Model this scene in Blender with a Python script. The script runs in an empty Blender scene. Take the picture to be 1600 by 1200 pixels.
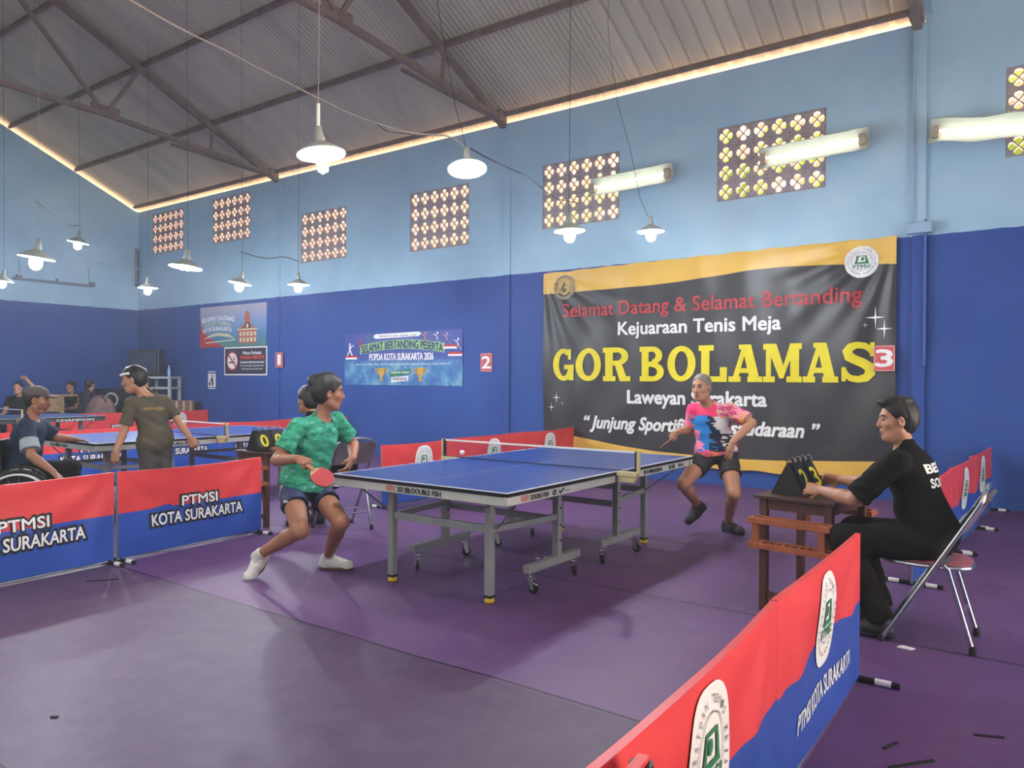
import bpy, bmesh, math, random
import numpy as np
from mathutils import Vector, Matrix
from mathutils.bvhtree import BVHTree
sc = bpy.context.scene
col = sc.collection
PI = math.pi

# ------------------------------------------------------------------ camera
CAM = Vector((4.134, -3.559, 1.428)); YAW, PITCH, ROLL, FX = -0.627, -0.006, 0.005, 1179.84
_f = Vector((math.sin(YAW)*math.cos(PITCH), math.cos(YAW)*math.cos(PITCH), math.sin(PITCH)))
_r0 = Vector((math.cos(YAW), -math.sin(YAW), 0)); _u0 = _r0.cross(_f)
_r = _r0*math.cos(ROLL)+_u0*math.sin(ROLL); _u = -_r0*math.sin(ROLL)+_u0*math.cos(ROLL)
cd = bpy.data.cameras.new('camera'); cd.sensor_fit = 'HORIZONTAL'; cd.sensor_width = 36; cd.lens = FX/1600*36
cd.clip_start = 0.05; cd.clip_end = 200
cam = bpy.data.objects.new('camera', cd); col.objects.link(cam)
cam.matrix_world = Matrix(((_r.x, _u.x, -_f.x, CAM.x), (_r.y, _u.y, -_f.y, CAM.y), (_r.z, _u.z, -_f.z, CAM.z), (0, 0, 0, 1)))
sc.camera = cam

def ray(px, py): return _f + _r*((px-800)/FX) - _u*((py-600)/FX)
def at(px, py, d): return CAM + ray(px, py)*d             # a point seen at a pixel, d metres along the view
def onx(px, py, v): r = ray(px, py); return CAM + r*((v-CAM.x)/r.x)
def ony(px, py, v): r = ray(px, py); return CAM + r*((v-CAM.y)/r.y)
def onz(px, py, v): r = ray(px, py); return CAM + r*((v-CAM.z)/r.z)

# ------------------------------------------------------------------ exposure
sc.view_settings.view_transform = 'Standard'; sc.view_settings.look = 'None'
sc.view_settings.exposure = 0.5; sc.view_settings.gamma = 1.0; sc.view_settings.use_curve_mapping = False
LAMP = 760.0; TUBE = 8.5; SKY = 1.0; FILL = 190.0

# ------------------------------------------------------------------ world: bright sky, greenery at the horizon, warm sunlit yard
w = bpy.data.worlds.new('daylight'); sc.world = w; w.use_nodes = True
nt = w.node_tree; nt.nodes.clear()
out = nt.nodes.new('ShaderNodeOutputWorld'); bg = nt.nodes.new('ShaderNodeBackground')
tc = nt.nodes.new('ShaderNodeTexCoord'); sep = nt.nodes.new('ShaderNodeSeparateXYZ')
nt.links.new(tc.outputs['Generated'], sep.inputs[0])
nz = nt.nodes.new('ShaderNodeTexNoise'); nz.inputs['Scale'].default_value = 22; nz.inputs['Detail'].default_value = 4
nt.links.new(tc.outputs['Generated'], nz.inputs['Vector'])
rg = nt.nodes.new('ShaderNodeValToRGB')
for p, c_ in ((0.36, (0.36, 0.42, 0.04, 1)), (0.50, (0.68, 0.70, 0.10, 1)), (0.57, (0.80, 0.50, 0.34, 1)), (0.66, (1.5, 1.4, 1.3, 1))):
    e = rg.color_ramp.elements.new(p); e.color = c_
rg.color_ramp.elements.remove(rg.color_ramp.elements[0]); rg.color_ramp.elements.remove(rg.color_ramp.elements[-1])
nt.links.new(nz.outputs['Fac'], rg.inputs['Fac'])
rz = nt.nodes.new('ShaderNodeValToRGB')
rz.color_ramp.elements[0].position = 0.505; rz.color_ramp.elements[1].position = 0.53
mp = nt.nodes.new('ShaderNodeMapRange'); mp.inputs[1].default_value = -1; mp.inputs[2].default_value = 1
nt.links.new(sep.outputs['Z'], mp.inputs[0]); nt.links.new(mp.outputs[0], rz.inputs['Fac'])
# the yard behind the long wall lies in warm sun, the other sides in cool shade
yr = nt.nodes.new('ShaderNodeMapRange'); yr.inputs[1].default_value = 0.0; yr.inputs[2].default_value = 0.35; nt.links.new(sep.outputs['Y'], yr.inputs[0])
mg = nt.nodes.new('ShaderNodeMixRGB'); mg.inputs[1].default_value = (0.26, 0.31, 0.38, 1); mg.inputs[2].default_value = (20.0, 11.5, 7.0, 1); nt.links.new(yr.outputs[0], mg.inputs[0])
m1 = nt.nodes.new('ShaderNodeMixRGB'); nt.links.new(mg.outputs[0], m1.inputs[1])
nt.links.new(rz.outputs['Color'], m1.inputs[0]); nt.links.new(rg.outputs['Color'], m1.inputs[2])
rs = nt.nodes.new('ShaderNodeValToRGB'); rs.color_ramp.elements[0].position = 0.72; rs.color_ramp.elements[1].position = 0.8
nt.links.new(mp.outputs[0], rs.inputs['Fac'])
m2 = nt.nodes.new('ShaderNodeMixRGB'); m2.inputs[2].default_value = (2.6, 2.8, 3.0, 1)
nt.links.new(rs.outputs['Color'], m2.inputs[0]); nt.links.new(m1.outputs[0], m2.inputs[1])
nt.links.new(m2.outputs[0], bg.inputs['Color']); bg.inputs['Strength'].default_value = SKY
nt.links.new(bg.outputs[0], out.inputs[0])

# added fill lights at made-up openings in the unseen walls behind the camera
def fill_light(name, loc, rot, sx, sy, en, color=(0.80, 0.90, 1.0)):
    l = bpy.data.lights.new(name, 'AREA'); l.shape = 'RECTANGLE'; l.size = sx; l.size_y = sy; l.energy = en; l.color = color
    o = bpy.data.objects.new(name, l); col.objects.link(o); o.location = loc; o.rotation_euler = rot
fill_light('added_fill_light', (8.9, 1.2, 2.0), (0, PI/2, 0), 3.4, 5.0, FILL)
fill_light('added_side_fill_light', (-2.0, -4.55, 2.6), (PI/2, 0, 0), 9.0, 2.6, FILL*0.45)

# ------------------------------------------------------------------ materials
def lin(c):
    if isinstance(c, str): c = [int(c[i:i+2], 16) for i in (1, 3, 5)]
    o = []
    for v in c[:3]:
        v = v/255; o.append(v/12.92 if v <= 0.04045 else ((v+0.055)/1.055)**2.4)
    return (o[0], o[1], o[2], 1)
MATS = {}
def mat(name, c, rough=0.6, metal=0.0, var=0.06, scale=9.0, bump=0.0, bscale=60, spec=0.4, emit=None, estr=0.0):
    if name in MATS: return MATS[name]
    m = bpy.data.materials.new(name); m.use_nodes = True; t = m.node_tree; b = t.nodes['Principled BSDF']
    L = lin(c); b.inputs['Roughness'].default_value = rough; b.inputs['Metallic'].default_value = metal
    b.inputs['Specular IOR Level'].default_value = spec
    tcn = t.nodes.new('ShaderNodeTexCoord')
    if var > 0:
        n = t.nodes.new('ShaderNodeTexNoise'); n.inputs['Scale'].default_value = scale; n.inputs['Detail'].default_value = 3
        t.links.new(tcn.outputs['Object'], n.inputs['Vector'])
        r = t.nodes.new('ShaderNodeValToRGB')
        r.color_ramp.elements[0].position = 0.3; r.color_ramp.elements[1].position = 0.7
        r.color_ramp.elements[0].color = tuple(v*(1-var*1.6) for v in L[:3])+(1,)
        r.color_ramp.elements[1].color = tuple(min(1, v*(1+var*1.6)) for v in L[:3])+(1,)
        t.links.new(n.outputs['Fac'], r.inputs['Fac']); t.links.new(r.outputs['Color'], b.inputs['Base Color'])
    else: b.inputs['Base Color'].default_value = L
    if bump > 0:
        n2 = t.nodes.new('ShaderNodeTexNoise'); n2.inputs['Scale'].default_value = bscale
        t.links.new(tcn.outputs['Object'], n2.inputs['Vector'])
        bp = t.nodes.new('ShaderNodeBump'); bp.inputs['Strength'].default_value = bump; bp.inputs['Distance'].default_value = 0.01
        t.links.new(n2.outputs['Fac'], bp.inputs['Height']); t.links.new(bp.outputs[0], b.inputs['Normal'])
    if emit is not None:
        b.inputs['Emission Color'].default_value = lin(emit); b.inputs['Emission Strength'].default_value = estr
    MATS[name] = m; return m

def ramp_mat(name, build, rough=0.6, spec=0.4):
    """a material whose colour socket is made by build(tree, texcoord_node)"""
    m = bpy.data.materials.new(name); m.use_nodes = True; t = m.node_tree; b = t.nodes['Principled BSDF']
    b.inputs['Roughness'].default_value = rough; b.inputs['Specular IOR Level'].default_value = spec
    t.links.new(build(t, t.nodes.new('ShaderNodeTexCoord')), b.inputs['Base Color'])
    MATS[name] = m; return m
def nd(t, kind, **kw):
    n = t.nodes.new(kind)
    for k, v in kw.items(): setattr(n, k, v)
    return n
def mth(t, op, a, b=None, c=None):
    n = t.nodes.new('ShaderNodeMath'); n.operation = op
    for i, v in enumerate((a, b, c)):
        if v is None: continue
        if isinstance(v, (int, float)): n.inputs[i].default_value = v
        else: t.links.new(v, n.inputs[i])
    return n.outputs[0]
def mix(t, f, a, b):
    n = t.nodes.new('ShaderNodeMixRGB')
    for i, v in ((0, f), (1, a), (2, b)):
        if isinstance(v, (int, float)): n.inputs[i].default_value = v
        elif isinstance(v, tuple): n.inputs[i].default_value = v
        else: t.links.new(v, n.inputs[i])
    return n.outputs[0]
def noise(t, vec, scale, detail=3, out='Fac', rough=0.5):
    n = t.nodes.new('ShaderNodeTexNoise'); n.inputs['Scale'].default_value = scale; n.inputs['Detail'].default_value = detail
    n.inputs['Roughness'].default_value = rough
    t.links.new(vec, n.inputs['Vector']); return n.outputs[out]
def ramp(t, fac, stops, interp='LINEAR'):
    n = t.nodes.new('ShaderNodeValToRGB'); cr = n.color_ramp; cr.interpolation = interp
    while len(cr.elements) < len(stops): cr.elements.new(0.5)
    for e, (p, c) in zip(cr.elements, stops): e.position = p; e.color = c if len(c) == 4 else lin(c)
    t.links.new(fac, n.inputs['Fac']); return n.outputs['Color']
def sepxyz(t, vec):
    n = t.nodes.new('ShaderNodeSeparateXYZ'); t.links.new(vec, n.inputs[0]); return n.outputs

# ------------------------------------------------------------------ object helpers
def tag(o, label=None, cat=None, group=None, kind=None):
    if label: o['label'] = label
    if cat: o['category'] = cat
    if group: o['group'] = group
    if kind: o['kind'] = kind
    return o
def thing(name, label, cat, loc=(0, 0, 0), rz=0.0, group=None):
    o = bpy.data.objects.new(name, None); col.objects.link(o); o.empty_display_size = 0.1
    o.location = loc; o.rotation_euler = (0, 0, rz)
    return tag(o, label, cat, group)
def dup(o, loc=None, rz=None, label=None, parent=None):
    c = o.copy(); col.objects.link(c)
    if parent is not None: c.parent = parent
    if loc is not None: c.location = loc
    if rz is not None: c.rotation_euler = (0, 0, rz)
    if label: c['label'] = label
    for ch in list(o.children): dup(ch, parent=c)
    return c

class MB:
    """collects shapes, builds ONE mesh object"""
    def __init__(s): s.v = []; s.f = []
    def add(s, vs, fs):
        n = len(s.v); s.v += [tuple(v) for v in vs]; s.f += [tuple(i+n for i in f) for f in fs]; return s
    def box(s, c, d, rz=0.0, M=None):
        x, y, z = d[0]/2, d[1]/2, d[2]/2
        vs = [Vector((a*x, b*y, e*z)) for a in (-1, 1) for b in (-1, 1) for e in (-1, 1)]
        R = M if M is not None else Matrix.Rotation(rz, 3, 'Z')
        vs = [R @ v + Vector(c) for v in vs]
        return s.add(vs, [(0, 1, 3, 2), (4, 6, 7, 5), (0, 4, 5, 1), (2, 3, 7, 6), (0, 2, 6, 4), (1, 5, 7, 3)])
    def bar(s, a, b, w, h, up=(0, 0, 1)):
        a, b = Vector(a), Vector(b); d = (b-a); L = d.length; d.normalize()
        u = Vector(up); x = d.cross(u)
        if x.length < 1e-4: x = d.cross(Vector((0, 1, 0)))
        x.normalize(); u = x.cross(d)
        M = Matrix((x, d, u)).transposed()
        return s.box((a+b)/2, (w, L, h), M=M)
    def tube(s, pts, r, n=8, caps=True):
        pts = [Vector(p) for p in pts]; rs = r if isinstance(r, (list, tuple)) else [r]*len(pts)
        vs = []; fs = []; ref = None
        for i, p in enumerate(pts):
            d = (pts[min(i+1, len(pts)-1)]-pts[max(i-1, 0)]).normalized()
            if ref is None:
                ref = Vector((0, 0, 1)) if abs(d.z) < 0.9 else Vector((1, 0, 0))
            x = d.cross(ref).normalized(); y = x.cross(d); ref = y
            for k in range(n):
                a = 2*PI*k/n; vs.append(p+(x*math.cos(a)+y*math.sin(a))*rs[i])
        for i in range(len(pts)-1):
            for k in range(n): fs.append((i*n+k, i*n+(k+1) % n, (i+1)*n+(k+1) % n, (i+1)*n+k))
        if caps: fs.append(tuple(range(n-1, -1, -1))); fs.append(tuple((len(pts)-1)*n+k for k in range(n)))
        return s.add(vs, fs)
    def lathe(s, prof, c=(0, 0, 0), n=24, M=None):
        vs = []; fs = []; m = len(prof)
        for k in range(n):
            a = 2*PI*k/n
            for (r, z) in prof:
                v = Vector((r*math.cos(a), r*math.sin(a), z))
                if M is not None: v = M @ v
                vs.append(v+Vector(c))
        for k in range(n):
            for i in range(m-1): fs.append((k*m+i, ((k+1) % n)*m+i, ((k+1) % n)*m+i+1, k*m+i+1))
        return s.add(vs, fs)
    def prism(s, poly, h0, h1, fn):
        """poly in 2D, extruded from h0 to h1; fn(u, v, h) -> point"""
        n = len(poly)
        vs = [fn(u, v, h0) for u, v in poly]+[fn(u, v, h1) for u, v in poly]
        return s.add(vs, [tuple(range(n-1, -1, -1)), tuple(range(n, 2*n))]+[(i, (i+1) % n, n+(i+1) % n, n+i) for i in range(n)])
    def ball(s, c, r, n=12, m=8, M=None):
        r3 = r if isinstance(r, (list, tuple)) else (r, r, r)
        vs = []; fs = []
        for j in range(m+1):
            t = PI*j/m
            for k in range(n):
                a = 2*PI*k/n
                v = Vector((r3[0]*math.sin(t)*math.cos(a), r3[1]*math.sin(t)*math.sin(a), r3[2]*math.cos(t)))
                if M is not None: v = M @ v
                vs.append(v+Vector(c))
        for j in range(m):
            for k in range(n): fs.append((j*n+k, (j+1)*n+k, (j+1)*n+(k+1) % n, j*n+(k+1) % n))
        return s.add(vs, fs)
    def build(s, name, m, parent=None, smooth=False, bevel=0.0, origin=None, merge=False):
        """vertices are in the parent's own frame (or world for a top-level mesh)"""
        me = bpy.data.meshes.new(name)
        o3 = Vector(origin) if origin is not None else Vector((0, 0, 0))
        me.from_pydata([tuple(Vector(v)-o3) for v in s.v], [], s.f)
        bm = bmesh.new(); bm.from_mesh(me)
        if smooth or merge: bmesh.ops.remove_doubles(bm, verts=bm.verts, dist=1e-5)
        bmesh.ops.recalc_face_normals(bm, faces=bm.faces)
        for f in bm.faces: f.smooth = bool(smooth)
        bm.to_mesh(me); bm.free()
        for mm in (m if isinstance(m, (list, tuple)) else [m]): me.materials.append(mm)
        o = bpy.data.objects.new(name, me); col.objects.link(o); o.location = o3
        if parent is not None: o.parent = parent
        if smooth == 'auto':
            for f in me.polygons: f.use_smooth = True
            try: me.set_sharp_from_angle(angle=math.radians(35))
            except Exception: pass
        if bevel > 0:
            b = o.modifiers.new('bevel', 'BEVEL'); b.width = bevel; b.segments = 2; b.limit_method = 'ANGLE'; b.angle_limit = math.radians(40)
        return o

def struct(o): o['kind'] = 'structure'; return o

def curve_mesh(loops, depth):
    """filled 2D loops (first outer, rest holes...) -> verts (x,y,z), faces"""
    cu = bpy.data.curves.new('t', 'CURVE'); cu.dimensions = '2D'; cu.fill_mode = 'BOTH'; cu.extrude = depth/2
    for lp in loops:
        sp = cu.splines.new('POLY'); sp.points.add(len(lp)-1); sp.use_cyclic_u = True
        for p, q in zip(sp.points, lp): p.co = (q[0], q[1], 0, 1)
    o = bpy.data.objects.new('t', cu); col.objects.link(o)
    me = o.to_mesh()
    vs = [tuple(v.co) for v in me.vertices]; fs = [tuple(p.vertices) for p in me.polygons]
    o.to_mesh_clear(); bpy.data.objects.remove(o); bpy.data.curves.remove(cu)
    return vs, fs

def text_flat(s, bold=0.0, shear=0.0):
    """text as 2D triangles normalised to the unit box; returns verts (u,v), faces, aspect"""
    cu = bpy.data.curves.new('t', 'FONT'); cu.body = s; cu.offset = bold; cu.shear = shear; cu.resolution_u = 3
    o = bpy.data.objects.new('t', cu); col.objects.link(o)
    me = o.to_mesh()
    vs = [(v.co.x, v.co.y) for v in me.vertices]; fs = [tuple(p.vertices) for p in me.polygons]
    o.to_mesh_clear(); bpy.data.objects.remove(o); bpy.data.curves.remove(cu)
    if not vs: return [], [], 1
    x0 = min(v[0] for v in vs); x1 = max(v[0] for v in vs); y0 = min(v[1] for v in vs); y1 = max(v[1] for v in vs)
    return [((a-x0)/(x1-x0), (b-y0)/(y1-y0)) for a, b in vs], fs, (x1-x0)/(y1-y0)

def sliced(vs, fs, du=0.0, dv=0.0):
    """cut a flat 2D mesh along a grid so it can follow a curved sheet"""
    bm = bmesh.new(); bv = [bm.verts.new((a, b, 0)) for a, b in vs]
    for f in fs:
        try: bm.faces.new([bv[i] for i in f])
        except ValueError: pass
    for ax, st in ((0, du), (1, dv)):
        if st <= 0: continue
        lo = min(v[ax] for v in vs); hi = max(v[ax] for v in vs); x = lo+st
        while x < hi:
            n = (1, 0, 0) if ax == 0 else (0, 1, 0); p = (x, 0, 0) if ax == 0 else (0, x, 0)
            bmesh.ops.bisect_plane(bm, geom=bm.verts[:]+bm.edges[:]+bm.faces[:], plane_co=p, plane_no=n); x += st
    bm.verts.ensure_lookup_table(); bm.verts.index_update()
    V = [(v.co.x, v.co.y) for v in bm.verts]; Fc = [tuple(v.index for v in f.verts) for f in bm.faces]
    bm.free(); return V, Fc

def flat_part(name, vs, fs, fn, m, parent, du=0.0, dv=0.0, label=None):
    if du or dv: vs, fs = sliced(vs, fs, du, dv)
    mb = MB(); mb.add([fn(a, b) for a, b in vs], fs)
    o = mb.build(name, m, parent)
    if label: o['label'] = label
    return o
def text_part(name, s, box, fn, m, parent, bold=0.0, shear=0.0, du=0.0, arch=0.0, label=None, mirror=False):
    """text stretched into box (u0, u1, v0, v1) of a sheet given by fn(u, v); heavier strokes are the same outline laid down again, slightly shifted"""
    vs, fs, asp = text_flat(s, 0.0, shear)
    u0, u1, v0, v1 = box; mb = MB(); sh = [(0, 0)]
    if bold > 0:
        k = min(bold, 0.1)*1.25; kx = k*(v1-v0)/(u1-u0); q = 6 if bold < 0.05 else 10
        sh = [(kx*math.cos(2*PI*i/q), k*math.sin(2*PI*i/q)) for i in range(q)]
    for i, (sx, sy) in enumerate(sh):
        pts = []
        for a, b in vs:
            a += sx; b += sy
            if mirror: a = 1-a
            pts.append((u0+(u1-u0)*a, v0+(v1-v0)*b+arch*(1-(2*a-1)**2)))
        V, F_ = sliced(pts, fs, du) if du else (pts, fs)
        e = 1e-3; uc, vc = (u0+u1)/2, (v0+v1)/2
        n = (fn(uc+e, vc)-fn(uc, vc)).cross(fn(uc, vc+e)-fn(uc, vc)).normalized()*(0.00022*i)
        mb.add([fn(a, b)+n for a, b in V], F_)
    o = mb.build(name, m, parent)
    if label: o['label'] = label
    return o
def ellipse(cx, cy, rx, ry, n=28, a0=0): return [(cx+rx*math.cos(a0+2*PI*i/n), cy+ry*math.sin(a0+2*PI*i/n)) for i in range(n)]
def polyfaces(polys):
    vs = []; fs = []
    for p in polys:
        n = len(vs); vs += p; fs.append(tuple(range(n, n+len(p))))
    return vs, fs
def ring_poly(cx, cy, rx, ry, t, n=32):
    o = ellipse(cx, cy, rx, ry, n); i = ellipse(cx, cy, rx-t, ry-t, n)
    return o+i, [(k, (k+1) % n, n+(k+1) % n, n+k) for k in range(n)]

# common materials
M_red_blue_white = None
WHITE = mat('white_print', (232, 232, 230), 0.55, var=0.02)
BLACK = mat('black_print', (28, 28, 32), 0.55, var=0.05)
YELLOW = mat('yellow_print', (214, 196, 40), 0.5, var=0.03)
GREEN_P = mat('green_print', (40, 120, 78), 0.55, var=0.05)
GREY_P = mat('grey_print', (120, 122, 125), 0.55, var=0.05)
REDP = mat('red_print', (190, 48, 52), 0.55, var=0.05)
GOLD = mat('gold_print', (205, 165, 60), 0.5, var=0.08)
CHROME = mat('chrome', (190, 190, 195), 0.22, 0.95, var=0.05)
STEEL_GREY = mat('grey_paint_steel', (140, 142, 142), 0.42, 0.0, var=0.05)
BLACK_PL = mat('black_plastic', (26, 26, 29), 0.45, var=0.08)
RUBBER = mat('black_rubber', (30, 29, 31), 0.7, var=0.08)

# ================================================================== THE ROOM
YW = 6.469; XL = -14.94; XR = 8.9; YB = -4.6; RIDGE = 0.95; EAVE = 5.74; SL = 0.462
def roofz(y): return EAVE+SL*(YW-y) if y > RIDGE else EAVE+SL*(YW-RIDGE)-SL*(RIDGE-y)

def floor_col(t, tcn):
    P = tcn.outputs['Object']; x, y, z = sepxyz(t, P)
    big = noise(t, P, 0.55, 4); fine = noise(t, P, 7, 5, rough=0.65)
    base = ramp(t, big, [(0.32, (82, 55, 102)), (0.5, (95, 65, 114)), (0.68, (108, 78, 123))])
    base = mix(t, mth(t, 'MULTIPLY', ramp_val(t, fine, 0.5, 0.75), 0.35), base, lin((112, 92, 120)))
    # mat by the camera: worn greyer, with dimmer foreground light painted in
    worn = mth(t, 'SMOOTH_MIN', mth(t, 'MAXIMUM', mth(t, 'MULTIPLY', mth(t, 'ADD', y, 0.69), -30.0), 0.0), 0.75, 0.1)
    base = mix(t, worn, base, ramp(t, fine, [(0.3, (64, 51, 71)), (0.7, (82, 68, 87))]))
    for sy in (-2.42, -0.69, 1.03, 2.68, 4.36):
        wob = mth(t, 'MULTIPLY', mth(t, 'SUBTRACT', noise(t, P, 0.9, 1), 0.5), 0.06)
        d = mth(t, 'ABSOLUTE', mth(t, 'SUBTRACT', mth(t, 'ADD', y, wob), sy))
        wd = 0.0075 if sy < 2 else 0.006
        base = mix(t, mth(t, 'LESS_THAN', d, wd), base, lin((24, 20, 28)))
    return base
def ramp_val(t, v, a, b):
    n = t.nodes.new('ShaderNodeMapRange'); n.inputs[1].default_value = a; n.inputs[2].default_value = b; n.clamp = True
    t.links.new(v, n.inputs[0]); return n.outputs[0]
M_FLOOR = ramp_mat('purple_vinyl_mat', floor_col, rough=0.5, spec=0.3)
fl = MB().box(((XL+XR)/2, (YW+YB)/2, -0.05), (XR-XL, YW-YB+0.2, 0.1)).build('floor', M_FLOOR); struct(fl)

def wall_col(t, tcn):
    P = tcn.outputs['Object']; x, y, z = sepxyz(t, P)
    n1 = noise(t, P, 0.7, 5, rough=0.6); n2 = noise(t, P, 6, 4)
    up = ramp(t, n1, [(0.3, (150, 184, 206)), (0.55, (163, 197, 216)), (0.75, (176, 206, 220))])
    lo = ramp(t, n1, [(0.3, (34, 68, 138)), (0.7, (46, 82, 152))])
    stain = ramp_val(t, n2, 0.68, 0.8)
    up = mix(t, mth(t, 'MULTIPLY', stain, 0.25), up, lin((90, 110, 125)))
    edge = mth(t, 'ADD', z, mth(t, 'MULTIPLY', mth(t, 'SUBTRACT', n2, 0.5), 0.03))
    return mix(t, mth(t, 'GREATER_THAN', edge, 3.145), lo, up)
M_WALL = ramp_mat('two_tone_blue_wall_paint', wall_col, rough=0.6, spec=0.3)

VENTS = [(-14.28, -12.88, 4.50, 5.50), (-11.68, -10.24, 4.50, 5.52), (-8.52, -7.14, 3.79, 4.80), (-5.44, -4.06, 3.73, 4.79),
         (-2.555, -1.18, 3.82, 4.84), (0.315, 1.735, 3.87, 4.88), (3.63, 5.05, 3.92, 4.92)]
WT = 5.645
outer = [(XL-0.15, 0), (XR, 0), (XR, 7.4), (2.84, 7.4), (2.84, WT), (XL-0.15, WT)]
vs, fs = curve_mesh([outer]+[[(a, c), (b, c), (b, d), (a, d)] for a, b, c, d in VENTS], 0.14)
wr = MB().add([(x, YW+0.07-z, y) for x, y, z in vs], fs).build('wall_right', M_WALL); struct(wr)

# pierced concrete ventilation blocks
def vent_block():
    h = 0.5
    loops = [[(-h, -h), (h, -h), (h, h), (-h, h)]]
    pet = [(0.0, 0.035), (0.11, 0.14), (0.19, 0.25), (0.15, 0.36), (0.0, 0.41), (-0.15, 0.36), (-0.19, 0.25), (-0.11, 0.14)]
    for k in range(4):
        c_, s_ = math.cos(k*PI/2), math.sin(k*PI/2)
        loops.append([(x*c_-y*s_, x*s_+y*c_) for x, y in pet])
    for a in (-1, 1):
        for b in (-1, 1): loops.append([(a*0.41+0.055*dx, b*0.41+0.055*dy) for dx, dy in ((-1, 0), (0, -1), (1, 0), (0, 1))])
    return curve_mesh(loops, 0.075)
bvs, bfs = vent_block()
M_VENT = mat('grey_concrete_block', (158, 150, 152), 0.85, var=0.08, scale=14)
for i, (a, b, c, d) in enumerate(VENTS):
    mb = MB(); w_ = (b-a)/6; h_ = (d-c)/4
    for ix in range(6):
        for iz in range(4):
            cx = a+(ix+0.5)*w_; cz = c+(iz+0.5)*h_
            mb.add([(cx+x*w_, YW+0.055-z, cz+y*h_) for x, y, z in bvs], bfs)
    struct(mb.build('window_%d' % (i+1), M_VENT))

# gable wall at the far end
g = [(YW+0.02, 0), (YW+0.02, WT)]+[(y, roofz(y)-0.12) for y in (YW-0.1, RIDGE, YB+0.3)]+[(YB, 0)]
n = len(g)
mb = MB(); mb.prism(g, XL-0.14, XL, lambda u, v, h: (h, u, v)); struct(mb.build('wall_left', M_WALL))
# unseen walls behind the camera, with openings added to let in fill light
M_WALL2 = M_WALL
mb = MB()
mb.box((XR+0.07, (YB-0.6)/2-0.0, 2.0), (0.14, 0.0+abs(YB+0.6), 4.0)) if False else None
mb.box((XR+0.07, 5.1, 3.7), (0.14, 2.8, 7.4)).box((XR+0.07, -3.0, 3.7), (0.14, 3.2, 7.4)).box((XR+0.07, 1.15, 5.9), (0.14, 5.1, 3.0))
struct(mb.build('wall_front', M_WALL))
mb = MB()
mb.box((-10.8, YB-0.07, 2.85), (8.5, 0.14, 5.7)).box((5.75, YB-0.07, 2.85), (6.5, 0.14, 5.7)).box((-2.0, YB-0.07, 4.85), (9.2, 0.14, 1.7)).box((-2.0, YB-0.07, 0.6), (9.2, 0.14, 1.2))
struct(mb.build('wall_back', M_WALL))

# corrugated steel roof, fine sheets over most of the hall and wide-ribbed sheets near the right
def sheet_profile(x0, x1, kind):
    pts = []
    if kind == 'fine':
        st = 0.084; x = x0
        while x < x1:
            for k in range(6): pts.append((x+st*k/6, 0.011*math.sin(2*PI*k/6)))
            x += st
    else:
        st = 0.25; x = x0
        while x < x1:
            for dx, dz in ((0, 0), (0.15, 0), (0.165, 0.012), (0.175, 0.03), (0.195, 0.03), (0.205, 0.012), (0.22, 0)): pts.append((x+dx, dz))
            x += st
    return [p for p in pts if p[0] <= x1+0.001]
mb = MB()
def add_sheet(prof, ys, lift):
    vs = []; fs = []; m = len(ys)
    for x, dz in prof:
        for y in ys: vs.append((x, y, roofz(y)+dz+0.03+lift))
    for i in range(len(prof)-1):
        for j in range(m-1): fs.append((i*m+j, (i+1)*m+j, (i+1)*m+j+1, i*m+j+1))
    mb.add(vs, fs)
YS = (YW+0.30, YW+0.1, 4.0, RIDGE+0.001)
YS2 = (RIDGE-0.001, -2.0, YB-0.7)
for ys in (YS, YS2):
    add_sheet(sheet_profile(-15.5, -0.95, 'fine'), ys, 0)
    add_sheet(sheet_profile(-0.97, 2.9, 'wide'), ys, 0.0)
    add_sheet(sheet_profile(2.85, XR+0.3, 'wide'), ys, 1.55)
def roof_col(t, tcn):
    P = tcn.outputs['Object']
    mp_ = t.nodes.new('ShaderNodeMapping'); mp_.inputs['Scale'].default_value = (1.1, 0.18, 0.18); t.links.new(P, mp_.inputs[0])
    n1 = noise(t, mp_.outputs[0], 1.2, 4, rough=0.6)
    return ramp(t, n1, [(0.3, (178, 170, 152)), (0.55, (200, 192, 170)), (0.75, (212, 200, 174))])
M_ROOF = ramp_mat('weathered_galvanised_sheet', roof_col, rough=0.5, spec=0.4)
ro = mb.build('ceiling', M_ROOF, smooth=False); struct(ro)
for f in ro.data.polygons: f.use_smooth = True
M_RUST = mat('rust_brown_steel', (134, 116, 108), 0.65, 0.0, var=0.12, scale=6)
# upstand where the roof steps up at the right
st = MB(); st.prism([(y, roofz(y)+0.0) for y in (YW+0.3, RIDGE, YB)]+[(y, roofz(y)+1.6) for y in (YB, RIDGE, YW+0.3)], 2.80, 2.91, lambda u, v, h: (h, u, v))
struct(st.build('trim_1', M_WALL))

# pilasters
def pilaster(i, x, wd, pr, top):
    struct(MB().box((x, YW-pr/2, top/2), (wd, pr, top)).build('trim_%d' % i, M_WALL, bevel=0.004))
pilaster(2, -9.24, 0.14, 0.03, 5.62); pilaster(3, -3.24, 0.14, 0.03, 5.62); pilaster(4, 2.79, 0.14, 0.05, 5.62)
struct(MB().box((XL+0.02, YW-0.05, 4.2), (0.06, 0.06, 0.9)).build('trim_5', mat('dark_pipe', (70, 78, 90), 0.6)))

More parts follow.
